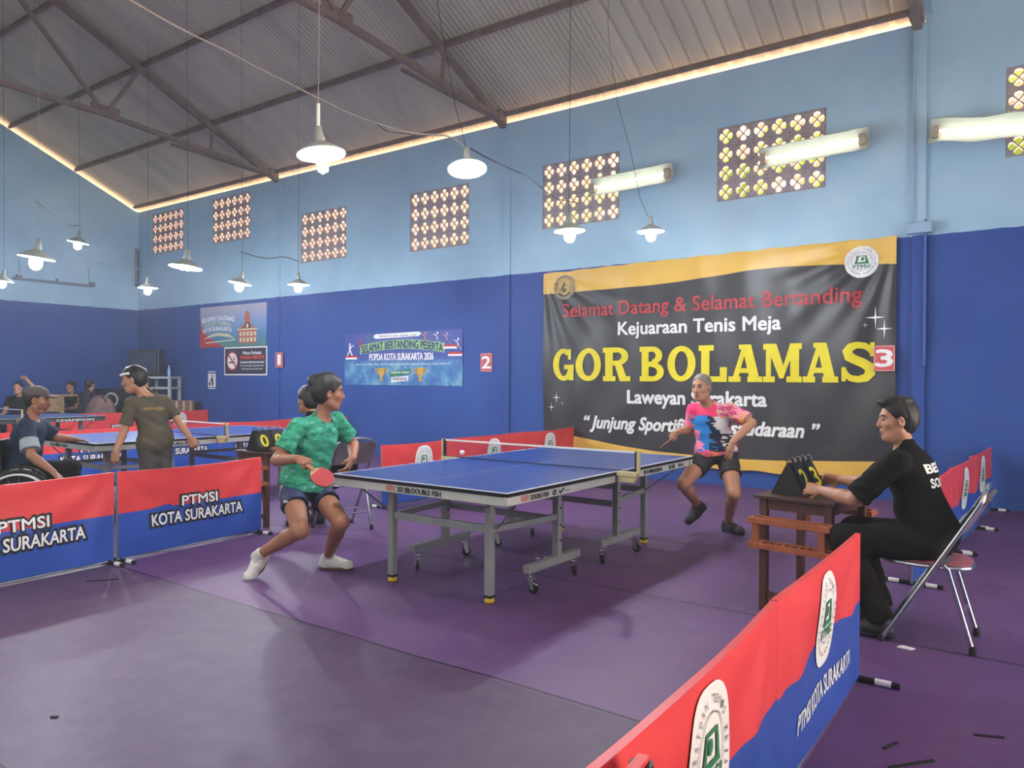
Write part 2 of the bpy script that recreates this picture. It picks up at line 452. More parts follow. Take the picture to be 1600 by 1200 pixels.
# steel: purlins and trusses
ordn = ['lowest brown steel purlin, right above the wall top', 'second brown steel purlin up from the wall top', 'third brown steel purlin up from the wall top', 'fourth brown steel purlin up from the wall top']
for k, y in enumerate((6.36, 4.95, 3.55, 2.15)):
    z = roofz(y)-0.045
    o = MB().box((-6.1, y, z+(0.01 if k == 0 else 0)), (17.7, 0.055, 0.07 if k == 0 else 0.11), M=Matrix.Rotation(-math.atan(SL), 3, 'X')).build('purlin', M_RUST, bevel=0.004)
    tag(o, ordn[k]+', running along the roof', 'beam', 'purlins under the roof')
tl = {-9.25: 'brown steel roof truss above the number 1 sign', -3.3: 'brown steel roof truss left of the big dark banner', 2.76: 'brown steel roof truss end at the right edge of the big dark banner'}
def truss(x):
    r = thing('roof_truss', tl[x], 'roof truss', (x, YW, 5.7), group='trusses under the roof')
    def L(y, z): return (0, y-YW, z-5.7)
    for s in (1, -1):
        def Y(y): return RIDGE+(y-RIDGE)*s
        mb = MB(); mb.bar(L(Y(6.44), roofz(6.44)-0.16), L(Y(RIDGE), roofz(RIDGE+.001)-0.16), 0.10, 0.09); mb.build('rafter', M_RUST, r)
        mb = MB(); mb.bar(L(Y(6.44), 5.68), L(Y(2.9), 5.98), 0.09, 0.08); mb.bar(L(Y(2.9), 5.98), L(Y(RIDGE), 6.02), 0.09, 0.08); mb.build('bottom_chord', M_RUST, r)
        MB().bar(L(Y(2.9), 5.98), L(Y(3.5), roofz(3.5)-0.16), 0.06, 0.06).build('web', M_RUST, r)
        MB().bar(L(Y(2.9), 5.98), L(Y(RIDGE), roofz(RIDGE+.001)-0.2), 0.06, 0.06).build('web', M_RUST, r)
        MB().bar(L(Y(4.9), 5.82), L(Y(4.95), roofz(4.95)-0.16), 0.05, 0.05).build('web', M_RUST, r)
        MB().box(L(Y(2.9), 6.03), (0.012, 0.5, 0.2)).build('gusset', M_RUST, r)
        MB().box(L(Y(6.33), 5.72), (0.14, 0.2, 0.18)).build('bearing_plate', M_RUST, r, bevel=0.006)
    return r
for x in (-9.25, -3.3, 2.76): truss(x)
# flat braces in the roof plane from each truss foot
for (xa, xb, lab) in ((-3.3, -4.25, 'slanting brown brace from the middle truss foot up to the second purlin'), (-9.25, -10.85, 'slanting brown brace from the far truss foot up to the second purlin')):
    o = MB().bar((xa, 6.3, roofz(6.3)-0.16), (xb, 5.0, roofz(5.0)-0.14), 0.07, 0.05).build('roof_brace', M_RUST); tag(o, lab, 'brace', 'roof braces')

# ------------------------------------------------------------------ the big dark banner
def wv(x, z): return 0.010*math.sin(3.1*x+1.3*z)+0.007*math.sin(7.3*x-4.1*z+1)+0.006*math.sin(2.2*z+11*x)
def ban_edge(x):                                            # bottom and top of the sheet
    t_ = (x+2.475)/5.03
    return (0.36*(1-t_)+0.262*t_-0.10*math.sin(PI*t_)*0.8+0.012*math.sin(9*x), 3.10*(1-t_)+3.16*t_+0.012*math.sin(PI*t_)+0.006*math.sin(13*x))
def ban(x, z, off=0.0):
    # radiating tension folds from the right corners
    k = 0.0
    for cx, cz, sg in ((2.55, 3.16, 1), (-2.48, 3.1, -1)):
        dx, dz = abs(x-cx), abs(z-cz); r_ = math.hypot(dx, dz); a_ = math.atan2(dz, dx)
        k += 0.024*math.sin(a_*22)*math.exp(-r_/1.1)*min(1, r_*3)
    return Vector((x, YW-0.06-off-wv(x, z)-k, z))
def ban_col(t, tcn):
    P = tcn.outputs['Object']; x, y, z = sepxyz(t, P)
    tt = mth(t, 'DIVIDE', mth(t, 'ADD', x, 2.475), 5.03)
    fc = t.nodes.new('ShaderNodeFloatCurve'); cv = fc.mapping.curves[0]
    pts = [(0, 0.2775), (0.2, 0.2785), (0.4, 0.2800), (0.55, 0.2852), (0.70, 0.2900), (0.85, 0.2878), (1, 0.2826)]
    while len(cv.points) < len(pts): cv.points.new(0.5, 0.28)
    for p, q in zip(cv.points, pts): p.location = (q[0], (q[1]-0.27)*20)
    fc.mapping.update(); t.links.new(tt, fc.inputs['Value'])
    top = mth(t, 'MULTIPLY', mth(t, 'ADD', mth(t, 'DIVIDE', fc.outputs[0], 20.0), 0.27), 10.0)
    fb = t.nodes.new('ShaderNodeFloatCurve'); cv = fb.mapping.curves[0]
    pts = [(0, 0.62), (0.15, 0.54), (0.33, 0.43), (0.5, 0.39), (0.65, 0.38), (0.83, 0.42), (1, 0.475)]
    while len(cv.points) < len(pts): cv.points.new(0.5, 0.4)
    for p, q in zip(cv.points, pts): p.location = q
    fb.mapping.update(); t.links.new(tt, fb.inputs['Value'])
    yel = mth(t, 'ADD', mth(t, 'GREATER_THAN', z, top), mth(t, 'LESS_THAN', z, fb.outputs[0]))
    n1 = noise(t, P, 2.5, 3)
    return mix(t, mth(t, 'MINIMUM', yel, 1.0), ramp(t, n1, [(0.3, (36, 36, 40)), (0.7, (46, 46, 50))]), ramp(t, n1, [(0.3, (212, 166, 62)), (0.7, (226, 182, 84))]))
M_BAN = ramp_mat('black_and_gold_vinyl_banner', ban_col, rough=0.42, spec=0.5)
NX, NZ = 150, 70
vs = []; fs = []
for i in range(NX+1):
    x = -2.475+5.03*i/NX; b0, b1 = ban_edge(x)
    for j in range(NZ+1): vs.append(ban(x, b0+(b1-b0)*j/NZ))
for i in range(NX):
    for j in range(NZ): fs.append((i*(NZ+1)+j, (i+1)*(NZ+1)+j, (i+1)*(NZ+1)+j+1, i*(NZ+1)+j+1))
for v in list(vs): vs.append(v+Vector((0, 0.004, 0)))
n = (NX+1)*(NZ+1); fs += [tuple(reversed([k+n for k in f])) for f in fs]
banner = MB().add(vs, fs).build('banner', M_BAN, smooth=True)
tag(banner, 'large black and gold vinyl banner reading GOR BOLAMAS on the blue wall', 'banner')
def bf(off): return lambda u, v: ban(u, v, off)
RED_L = mat('dull_red_lettering', (178, 52, 56), 0.5, var=0.05)
WHT_L = mat('white_lettering', (225, 225, 222), 0.5, var=0.03)
text_part('lettering', 'Selamat Datang & Selamat Bertanding', (-2.1, 2.18, 2.33, 2.60), bf(0.012), RED_L, banner, bold=0.012, du=0.12, label='dull red line of lettering')
text_part('lettering', 'Kejuaraan Tenis Meja', (-1.15, 1.21, 2.035, 2.28), bf(0.012), WHT_L, banner, bold=0.022, du=0.12, label='white line of lettering under the red one')
text_part('lettering', 'Laweyan Surakarta', (-0.99, 1.03, 1.03, 1.28), bf(0.012), WHT_L, banner, bold=0.03, du=0.12, label='white line of lettering under the big yellow name')
text_part('lettering', '\u201c Junjung Sportifitas Persaudaraan \u201d', (-1.71, 1.70, 0.645, 0.885), bf(0.012), WHT_L, banner, bold=0.03, shear=0.25, du=0.12, label='white slanted line of lettering')
# slab-serif capitals drawn from thick strokes, unit cell 0..1 x 0..1
def arc(cx, cy, rx, ry, tx, ty, a0, a1, n=22):
    o = []; i_ = []
    for k in range(n+1):
        a = math.radians(a0+(a1-a0)*k/n); o.append((cx+rx*math.cos(a), cy+ry*math.sin(a))); i_.append((cx+(rx-tx)*math.cos(a), cy+(ry-ty)*math.sin(a)))
    return [[o[k], o[k+1], i_[k+1], i_[k]] for k in range(n)]
def R4(a, b, c, d): return [[(a, b), (c, b), (c, d), (a, d)]]
def slab(ch):
    T = 0.26; S = 0.15
    if ch == 'O': return arc(.5, .5, .5, .5, .27, .15, 0, 360, 40)
    if ch == 'G': return arc(.5, .5, .5, .5, .27, .15, 50, 350, 34)+R4(.52, .36, 1.0, .5)+R4(.74, .02, 1.0, .45)+R4(.72, .66, .86, .98)
    if ch == 'R': return R4(.08, 0, .36, 1)+R4(0, 0, .46, S)+R4(0, 1-S, .5, 1)+arc(.5, .735, .42, .265, .26, .14, -90, 90)+R4(.3, .86, .52, 1)+R4(.3, .47, .52, .61)+[[(.42, .5), (.68, .5), (.92, 0), (.62, 0)]]+R4(.62, 0, 1, S)
    if ch == 'B': return R4(.08, 0, .36, 1)+R4(0, 0, .5, S)+R4(0, 1-S, .5, 1)+arc(.5, .745, .4, .255, .26, .14, -90, 90)+R4(.3, .86, .52, 1)+arc(.5, .275, .46, .275, .27, .14, -90, 90)+R4(.3, .42, .52, .57)
    if ch == 'L': return R4(.1, 0, .4, 1)+R4(0, 0, .95, S)+R4(0, 1-S, .55, 1)+R4(.76, 0, 1, .4)
    if ch == 'A': return [[(.08, 0), (.26, 0), (.52, .9), (.42, 1)], [(.42, 1), (.66, 1), (.94, 0), (.64, 0), (.42, .86)]]+R4(.28, .24, .74, .37)+R4(0, 0, .36, S)+R4(.56, 0, 1, S)+R4(.3, .87, .6, 1)
    if ch == 'M': return R4(.07, 0, .2, 1)+R4(.7, 0, .93, 1)+[[(.07, 1), (.34, 1), (.58, .25), (.42, .1)], [(.7, 1), (.86, 1), (.52, .1), (.42, .1)]]+R4(0, 0, .3, S)+R4(.6, 0, 1, S)+R4(0, 1-S, .26, 1)+R4(.76, 1-S, 1, 1)
    if ch == 'S':
        P = [(.86, .70), (.80, .82), (.66, .90), (.47, .92), (.30, .87), (.22, .76), (.26, .64), (.42, .56), (.62, .48), (.79, .38), (.81, .24), (.70, .12), (.50, .08), (.30, .11), (.17, .20), (.12, .34)]
        Wd = [.05, .08, .085, .09, .11, .13, .13, .12, .12, .13, .13, .11, .09, .085, .08, .05]; q = []
        L_ = []; R_ = []
        for i, (x, y) in enumerate(P):
            a = P[max(i-1, 0)]; b = P[min(i+1, len(P)-1)]; dx, dy = b[0]-a[0], b[1]-a[1]; l = math.hypot(dx, dy)
            L_.append((x-dy/l*Wd[i]*1.1, y+dx/l*Wd[i]*.9)); R_.append((x+dy/l*Wd[i]*1.1, y-dx/l*Wd[i]*.9))
        return [[L_[i], L_[i+1], R_[i+1], R_[i]] for i in range(len(P)-1)]+R4(.80, .64, .92, .98)+R4(.06, .03, .18, .38)
polys = []
for ch, x0, x1 in (('G', -2.28, -1.90), ('O', -1.87, -1.43), ('R', -1.40, -0.95), ('B', -0.79, -0.40), ('O', -0.36, 0.06), ('L', 0.10, 0.50), ('A', 0.52, 0.98), ('M', 0.99, 1.48), ('A', 1.49, 1.92), ('S', 1.93, 2.36)):
    for p in slab(ch): polys.append([(x0+(x1-x0)*u, 1.41+0.50*v) for u, v in p])
v_, f_ = polyfaces(polys)
flat_part('lettering', v_, f_, bf(0.014), mat('yellow_lettering', (222, 205, 30), 0.5, var=0.03), banner, du=0.12, label='big yellow slab-serif name')
def star4(cx, cz, r): return [(cx+(r if k % 2 == 0 else r*0.13)*math.cos(k*PI/4)*(0.8), cz+(r if k % 2 == 0 else r*0.13)*math.sin(k*PI/4)) for k in range(8)]
for cx, cz, r in ((2.33, 2.2, .14), (2.43, 2.06, .12), (2.22, 2.11, .04), (-2.22, 1.15, .09), (-2.31, 1.0, .08), (-2.11, 1.06, .03)):
    v_, f_ = polyfaces([star4(cx, cz, r)]); flat_part('sparkle', v_, f_, bf(0.013), WHT_L, banner)

def emblem(parent, fn, cx, cz, w_, h_, kind='oval', offs=0.0, mir=False, big=True):
    """white badge with a ring of letters, a green table-tennis mark and the initials; fn(u, v, off)"""
    sg = -1 if mir else 1
    if kind == 'round': loop = ellipse(cx, cz, w_/2, h_/2, 36)
    else:
        loop = [(cx+w_/2*math.copysign(abs(math.cos(a))**0.7, math.cos(a)), cz+h_/2*math.copysign(abs(math.sin(a))**0.95, math.sin(a))) for a in [2*PI*k/36 for k in range(36)]]
    v_, f_ = loop+[(cx, cz)], [(k, (k+1) % 36, 36) for k in range(36)]
    e = flat_part('emblem', v_, f_, lambda a, b: fn(a, b, offs), WHITE, parent, du=0.035, dv=0.035)
    # green mark: a table seen end-on with its net, over the initials
    a = w_*0.20; pl = []
    pl += [[(cx-a, cz-0.02*h_), (cx-a*0.72, cz+0.2*h_), (cx-a*0.45, cz+0.2*h_), (cx-a*0.62, cz-0.02*h_)], [(cx+a*0.62, cz-0.02*h_), (cx+a*0.45, cz+0.2*h_), (cx+a*0.72, cz+0.2*h_), (cx+a, cz-0.02*h_)],
           [(cx-a*0.72, cz+0.17*h_), (cx-a*0.72, cz+0.2*h_), (cx+a*0.72, cz+0.2*h_), (cx+a*0.72, cz+0.17*h_)], [(cx-a*1.1, cz-0.06*h_), (cx+a*1.1, cz-0.06*h_), (cx+a, cz-0.01*h_), (cx-a, cz-0.01*h_)],
           ellipse(cx+0.15*a, cz+0.09*h_, a*0.28, h_*0.06, 10)]
    v_, f_ = polyfaces(pl); flat_part('emblem_mark', v_, f_, lambda u, v: fn(u, v, offs+0.0035), GREEN_P, e, du=0.035, dv=0.035)
    text_part('emblem_lettering', 'PTMSI', (cx-w_*0.25, cx+w_*0.25, cz-h_*0.2, cz-h_*0.085), lambda u, v: fn(u, v, offs+0.004), GREEN_P, e, bold=0.03, mirror=mir)
    # ring of small letters over the top, sprigs at the sides
    word = 'PERSATUAN TENIS MEJA'; pv = []; pf = []
    for k, chx in enumerate(word):
        if chx == ' ': continue
        vv, ff, asp = text_flat(chx, 0.02)
        th = math.radians(200-220*k/(len(word)-1)); cw = h_*0.03
        for q in ff: pf.append(tuple(j+len(pv) for j in q))
        for (a_, b_) in vv:
            lx = (a_-0.5)*cw*1.1; ly = (b_-0.5)*cw*1.9; rot_ = th-PI/2
            ux, uz = lx*math.cos(rot_)-ly*math.sin(rot_), lx*math.sin(rot_)+ly*math.cos(rot_)
            pv.append((cx+sg*(w_*0.40*math.cos(th)+ux), cz+h_*0.40*math.sin(th)+uz))
    flat_part('emblem_lettering', pv, pf, lambda u, v: fn(u, v, offs+0.004), GREY_P, e)
    pl = []
    for s in (-1, 1):
        for k in range(5):
            th = math.radians(-30-12*k); pl.append(ellipse(cx+s*w_*0.38*math.cos(th), cz+h_*0.38*math.sin(th), w_*0.025, h_*0.02, 8))
    v_, f_ = polyfaces(pl); flat_part('emblem_sprig', v_, f_, lambda u, v: fn(u, v, offs+0.004), GREY_P if w_ > 0.34 else GOLD, e)
    v_, f_ = ring_poly(cx, cz+0.03*h_, w_*0.31, h_*0.29, w_*0.012, 30); flat_part('emblem_ring', v_, f_, lambda u, v: fn(u, v, offs+0.004), GREY_P, e)
    return e
emblem(banner, ban, 2.17, 2.885, 0.39, 0.39, 'round', 0.012)
PALE = mat('faded_emblem_grey', (150, 140, 118), 0.55, var=0.05)
v_, f_ = ring_poly(-2.085, 2.86, 0.19, 0.19, 0.045, 32); e2 = flat_part('emblem', v_, f_, bf(0.012), PALE, banner, label='faded round emblem')
v_, f_ = polyfaces([ellipse(-2.085, 2.86, 0.12, 0.12, 20)]); flat_part('emblem_mark', v_, f_, bf(0.013), mat('faded_gold', (190, 160, 95), 0.55), e2)
v_, f_ = polyfaces([[(-2.16, 2.82), (-2.085, 2.94), (-2.01, 2.82), (-2.05, 2.82), (-2.085, 2.88), (-2.12, 2.82)], ellipse(-2.085, 2.81, .03, .03, 10)]); flat_part('emblem_mark', v_, f_, bf(0.016), mat('dark_emblem', (80, 80, 76), 0.55), e2)

# ------------------------------------------------------------------ posters and number signs
def wall_sheet(name, x0, x1, z0, z1, m, label, cat, group=None, th=0.006, off=0.012):
    o = MB().box((0, 0, 0), (x1-x0, th, z1-z0)).build(name, m); o.location = ((x0+x1)/2, YW-off, (z0+z1)/2)
    tag(o, label, cat, group); cx, cz = o.location.x, o.location.z
    return o, (lambda d: (lambda u, v: Vector((u-cx, -th/2-0.002-d, v-cz))))
M_SIGN = mat('red_number_sheet', (196, 82, 84), 0.5, var=0.12, scale=30)
for x0, x1, z0, z1, s, lab, yo in ((-9.26, -9.02, 1.66, 1.97, '1', 'red number 1 sheet on the blue wall, right of the no smoking sign', 0.045), (-3.775, -3.535, 1.56, 1.865, '2', 'red number 2 sheet on the blue wall, right of the small banner', 0.012), (2.325, 2.555, 1.55, 1.855, '3', 'red number 3 sheet at the right edge of the large banner', 0.11)):
    o, fn = wall_sheet('number_sign', x0, x1, z0, z1, M_SIGN, lab, 'sign', 'number sheets on the long wall', off=yo)
    w_ = 0.05 if s == '1' else 0.09
    text_part('numeral', s, ((x0+x1)/2-w_, (x0+x1)/2+w_, z0+0.055, z1-0.05), fn(0.001), WHITE, o, bold=0.03)
    mb = MB(); t_ = 0.012
    for a, b, c, d in ((x0, x1, z0, z0+t_), (x0, x1, z1-t_, z1), (x0, x0+t_, z0, z1), (x1-t_, x1, z0, z1)):
        mb.add([fn(0.0005)(p, q) for p, q in ((a, c), (b, c), (b, d), (a, d))], [(0, 1, 2, 3)])
    mb.build('border', mat('pink_border', (226, 150, 146), 0.5), o)

# no smoking sign
o, fn = wall_sheet('no_smoking_sign', -11.16, -9.6, 1.49, 2.12, WHITE, 'dark no smoking sign with a white edge, below the welcome poster', 'sign')
NAVY = mat('sign_navy', (48, 46, 66), 0.5, var=0.03)
v_, f_ = polyfaces([[(-11.13, 1.52), (-9.63, 1.52), (-9.63, 2.09), (-11.13, 2.09)]]); flat_part('sign_face', v_, f_, fn(0.0), NAVY, o)
v_, f_ = polyfaces([ellipse(-10.845, 1.81, .2, .2, 30)]); flat_part('symbol_disc', v_, f_, fn(0.002), WHITE, o)
v_, f_ = ring_poly(-10.845, 1.81, .215, .215, .035, 30); v2, f2 = polyfaces([[(-11.0, 1.93), (-10.97, 1.96), (-10.69, 1.69), (-10.72, 1.66)]])
f_ = f_+[tuple(k+len(v_) for k in f) for f in f2]; flat_part('prohibition_ring', v_+v2, f_, fn(0.004), REDP, o)
v_, f_ = polyfaces([[(-10.97, 1.76), (-10.74, 1.76), (-10.74, 1.795), (-10.97, 1.795)], ellipse(-10.78, 1.86, .02, .05, 10)]); flat_part('cigarette', v_, f_, fn(0.003), BLACK, o)
text_part('lettering', 'Mohon Perhatian', (-10.46, -9.79, 1.95, 2.02), fn(0.002), WHITE, o, bold=0.02)
text_part('lettering', 'DILARANG MEROKOK', (-10.54, -9.68, 1.845, 1.925), fn(0.002), mat('orange_red_print', (206, 72, 52), 0.5), o, bold=0.04)
text_part('lettering', 'DI DALAM GEDUNG BOLAMAS', (-10.55, -9.69, 1.755, 1.80), fn(0.002), WHITE, o, bold=0.02)
text_part('lettering', 'Demi menjaga kesehatan dan', (-10.54, -9.71, 1.68, 1.72), fn(0.002), WHITE, o, bold=0.01)
text_part('lettering', 'kenyamanan bersama Gor', (-10.5, -9.74, 1.61, 1.65), fn(0.002), WHITE, o, bold=0.01)
# litter sign
o, fn = wall_sheet('litter_sign', -11.8, -11.5, 1.22, 1.53, WHITE, 'small white litter sign with a figure, left of the no smoking sign', 'sign')
v_, f_ = polyfaces([ellipse(-11.62, 1.475, .025, .03, 12), [(-11.66, 1.43), (-11.6, 1.44), (-11.58, 1.3), (-11.6, 1.25), (-11.64, 1.25), (-11.65, 1.33)], [(-11.66, 1.42), (-11.72, 1.36), (-11.715, 1.34), (-11.64, 1.39)], [(-11.76, 1.33), (-11.69, 1.33), (-11.7, 1.25), (-11.75, 1.25)]]); flat_part('pictogram', v_, f_, fn(0.001), BLACK, o)
for z0 in (1.555, 1.175):
    q = MB(); 
    v_, f_ = polyfaces([[(-11.8, z0), (-11.5, z0), (-11.5, z0+0.03), (-11.8, z0+0.03)]]); flat_part('caption_strip', v_, f_, fn(0.0), mat('pale_caption', (200, 205, 215), 0.5), o)

# welcome poster
def popda_col(t, tcn):
    P = tcn.outputs['Object']; x, y, z = sepxyz(t, P)
    n1 = noise(t, P, 3.5, 4)
    g_ = ramp(t, mth(t, 'ADD', z, mth(t, 'MULTIPLY', mth(t, 'SUBTRACT', n1, 0.5), 0.25)), [(0.0, (92, 136, 120)), (0.18, (70, 132, 168)), (0.6, (132, 152, 190)), (1.0, (170, 166, 178))])
    return g_
def popda_col2(t, tcn):
    P = tcn.outputs['Object']; x, y, z = sepxyz(t, P); n1 = noise(t, P, 3.5, 4)
    h = mth(t, 'ADD', mth(t, 'ADD', mth(t, 'MULTIPLY', z, 1.08), 0.5), mth(t, 'MULTIPLY', mth(t, 'SUBTRACT', n1, 0.5), 0.3))
    return ramp(t, h, [(0.0, (88, 132, 108)), (0.2, (74, 128, 158)), (0.6, (126, 150, 190)), (1.0, (176, 168, 180))])
o, fn = wall_sheet('welcome_poster', -12.12, -9.62, 2.13, 3.06, ramp_mat('poster_sky', popda_col2, 0.5), 'colourful welcome poster with a red building, above the no smoking sign', 'poster')
v_, f_ = polyfaces([[(-12.12, 2.13), (-11.2, 2.13), (-11.6, 2.28), (-12.02, 2.5), (-12.12, 2.85)]]); flat_part('red_corner', v_, f_, fn(0.0005), REDP, o)
v_, f_ = polyfaces([[(-12.0, 2.31), (-11.7, 2.42), (-11.4, 2.46), (-11.0, 2.42), (-10.75, 2.31), (-11.0, 2.35), (-11.4, 2.39), (-11.7, 2.36)], [(-11.9, 2.22), (-10.75, 2.27), (-10.75, 2.3), (-11.9, 2.25)]]); flat_part('swoosh', v_, f_, fn(0.001), mat('poster_cream', (206, 204, 170), 0.5), o)
CREAM = mat('poster_cream', (206, 204, 170), 0.5)
BROWN = mat('poster_terracotta', (186, 100, 78), 0.5)
pl = [[(-10.62, 2.2), (-9.98, 2.2), (-9.98, 2.5), (-10.62, 2.5)], [(-10.66, 2.5), (-9.94, 2.5), (-10.3, 2.66)], [(-10.4, 2.5), (-10.2, 2.5), (-10.2, 2.8), (-10.4, 2.8)], [(-10.43, 2.8), (-10.17, 2.8), (-10.3, 2.92)]]
v_, f_ = polyfaces(pl); flat_part('building_picture', v_, f_, fn(0.001), BROWN, o)
pl = [[(-10.58+0.13*k, 2.23+0.13*j), (-10.5+0.13*k, 2.23+0.13*j), (-10.5+0.13*k, 2.32+0.13*j), (-10.58+0.13*k, 2.32+0.13*j)] for k in range(5) for j in range(2)]+[[(-10.66, 2.49), (-9.94, 2.49), (-9.94, 2.52), (-10.66, 2.52)]]+[ellipse(-10.3, 2.58, .05, .05, 12)]
v_, f_ = polyfaces(pl); flat_part('building_windows', v_, f_, fn(0.002), CREAM, o)
text_part('lettering', 'SELAMAT DATANG', (-12.06, -10.78, 2.69, 2.79), fn(0.002), WHITE, o, bold=0.035, arch=0.05)
text_part('lettering', 'ATLET POPDA', (-11.94, -10.91, 2.585, 2.675), fn(0.002), mat('pale_green_print', (190, 214, 150), 0.5), o, bold=0.035, arch=0.04)
text_part('lettering', 'KOTA SURAKARTA', (-12.0, -10.87, 2.46, 2.55), fn(0.002), WHITE, o, bold=0.035, arch=0.05)

# small blue competition banner
def sb_col(t, tcn):
    P = tcn.outputs['Object']; x, y, z = sepxyz(t, P)
    n1 = noise(t, P, 3, 5, rough=0.7)
    lo = ramp(t, n1, [(0.3, (52, 78, 150)), (0.5, (70, 128, 176)), (0.62, (120, 170, 190)), (0.75, (110, 92, 140))])
    f = ramp_val(t, mth(t, 'ADD', z, mth(t, 'MULTIPLY', n1, 0.2)), 0.02, 0.12)
    return mix(t, f, lo, ramp(t, n1, [(0.3, (50, 64, 140)), (0.7, (62, 82, 160))]))
o, fn = wall_sheet('small_banner', -7.15, -4.17, 1.31, 2.29, ramp_mat('blue_competition_banner', sb_col, 0.4), 'small blue competition banner with two trophies, left of the number 2 sign', 'banner')
v_, f_ = polyfaces([[(-6.3, 2.18), (-5.2, 2.2), (-5.13, 2.25), (-5.2, 2.3-0.02), (-6.3, 2.265), (-6.36, 2.22)]]); flat_part('white_strip', v_, f_, fn(0.001), WHITE, o)
text_part('lettering', 'PEMERINTAH KOTA   DISPORA   KONI', (-6.2, -5.25, 2.205, 2.24), fn(0.002), GREY_P, o, bold=0.02)
LGREEN = mat('light_green_print', (140, 190, 120), 0.5); NV2 = mat('deep_navy_print', (34, 50, 96), 0.5)
v_, f_ = polyfaces([[(-6.72+2.14*k/12, 1.89+0.09*(1-(k/6-1)**2)) for k in range(13)]+[(-6.72+2.14*k/12, 2.06+0.09*(1-(k/6-1)**2)) for k in range(12, -1, -1)]]); flat_part('title_strip', v_, f_, fn(0.0008), LGREEN, o)
text_part('lettering', 'SELAMAT BERTANDING PESERTA', (-6.67, -4.62, 1.905, 2.045), fn(0.002), NV2, o, bold=0.035, arch=0.09)
text_part('lettering', 'POPDA KOTA SURAKARTA 2026', (-6.46, -4.84, 1.775, 1.90), fn(0.002), WHITE, o, bold=0.03)
text_part('lettering', 'Bola Voli, Tenis Meja, Bulutangkis, Pencak Silat, Atletik, Renang, Sepak Takraw', (-6.81, -4.45, 1.68, 1.715), fn(0.002), WHITE, o, bold=0.01)
for cx in (-6.14, -5.155):
    pl = [[(cx-.12, 1.63), (cx-.1, 1.54), (cx-.04, 1.48), (cx-.025, 1.42), (cx-.07, 1.39), (cx+.07, 1.39), (cx+.025, 1.42), (cx+.04, 1.48), (cx+.1, 1.54), (cx+.12, 1.63)]]
    v_, f_ = polyfaces(pl); v2, f2 = ring_poly(cx-.12, 1.58, .05, .05, .015, 14); v3, f3 = ring_poly(cx+.12, 1.58, .05, .05, .015, 14)
    f_ = f_+[tuple(k+len(v_) for k in f) for f in f2]+[tuple(k+len(v_)+len(v2) for k in f) for f in f3]
    flat_part('trophy_picture', v_+v2+v3, f_, fn(0.001), GOLD, o)
v_, f_ = polyfaces([[(-5.93, 1.47), (-5.4, 1.51), (-5.4, 1.61), (-5.93, 1.57)]]); flat_part('caption_plate', v_, f_, fn(0.001), GREEN_P, o)
text_part('lettering', 'JUNJUNG TINGGI', (-5.89, -5.43, 1.52, 1.565), fn(0.002), WHITE, o, bold=0.03)
v_, f_ = polyfaces([[(-5.88, 1.365), (-5.45, 1.395), (-5.45, 1.485), (-5.88, 1.455)]]); flat_part('caption_plate', v_, f_, fn(0.0015), WHITE, o)
text_part('lettering', 'SPORTIVITAS', (-5.84, -5.48, 1.40, 1.45), fn(0.0025), BLACK, o, bold=0.03)
for x0, z0 in ((-7.12, 1.8), (-4.6, 1.96), (-4.5, 1.83)):
    v_, f_ = polyfaces([[(x0, z0), (x0+.32, z0), (x0+.32, z0+.035), (x0, z0+.035)]]); flat_part('flag_white', v_, f_, fn(0.001), WHITE, o)
    v_, f_ = polyfaces([[(x0, z0+.035), (x0+.32, z0+.035), (x0+.32, z0+.07), (x0, z0+.07)]]); flat_part('flag_red', v_, f_, fn(0.001), REDP, o)
def runner(cx, cz, s, fl=1):
    return [ellipse(cx, cz+.09*s, .022*s, .026*s, 8), [(cx-.03*s, cz+.06*s), (cx+.03*s*fl, cz+.06*s), (cx+.02*s, cz-.02*s), (cx-.02*s, cz-.02*s)], [(cx-.02*s, cz-.02*s), (cx+.02*s, cz-.02*s), (cx+.07*s*fl, cz-.1*s), (cx+.05*s*fl, cz-.11*s)], [(cx-.02*s, cz-.02*s), (cx+.01*s, cz-.02*s), (cx-.06*s*fl, cz-.11*s), (cx-.08*s*fl, cz-.1*s)], [(cx+.02*s*fl, cz+.05*s), (cx+.1*s*fl, cz+.08*s), (cx+.1*s*fl, cz+.065*s), (cx+.02*s*fl, cz+.03*s)]]
for cx, cz, s, fl_, m_ in ((-7.0, 1.99, 1.1, 1, WHITE), (-6.72, 2.1, .9, 1, REDP), (-6.5, 2.17, .7, 1, GREEN_P), (-5.03, 2.17, .9, -1, mat('orange_print', (215, 120, 60), 0.5)), (-4.75, 2.16, .9, -1, WHITE), (-4.52, 2.14, .9, -1, mat('pale_pink_print', (210, 160, 160), .5)), (-4.27, 2.04, .9, -1, WHITE)):
    v_, f_ = polyfaces(runner(cx, cz, s, fl_)); flat_part('athlete_picture', v_, f_, fn(0.001), m_, o)

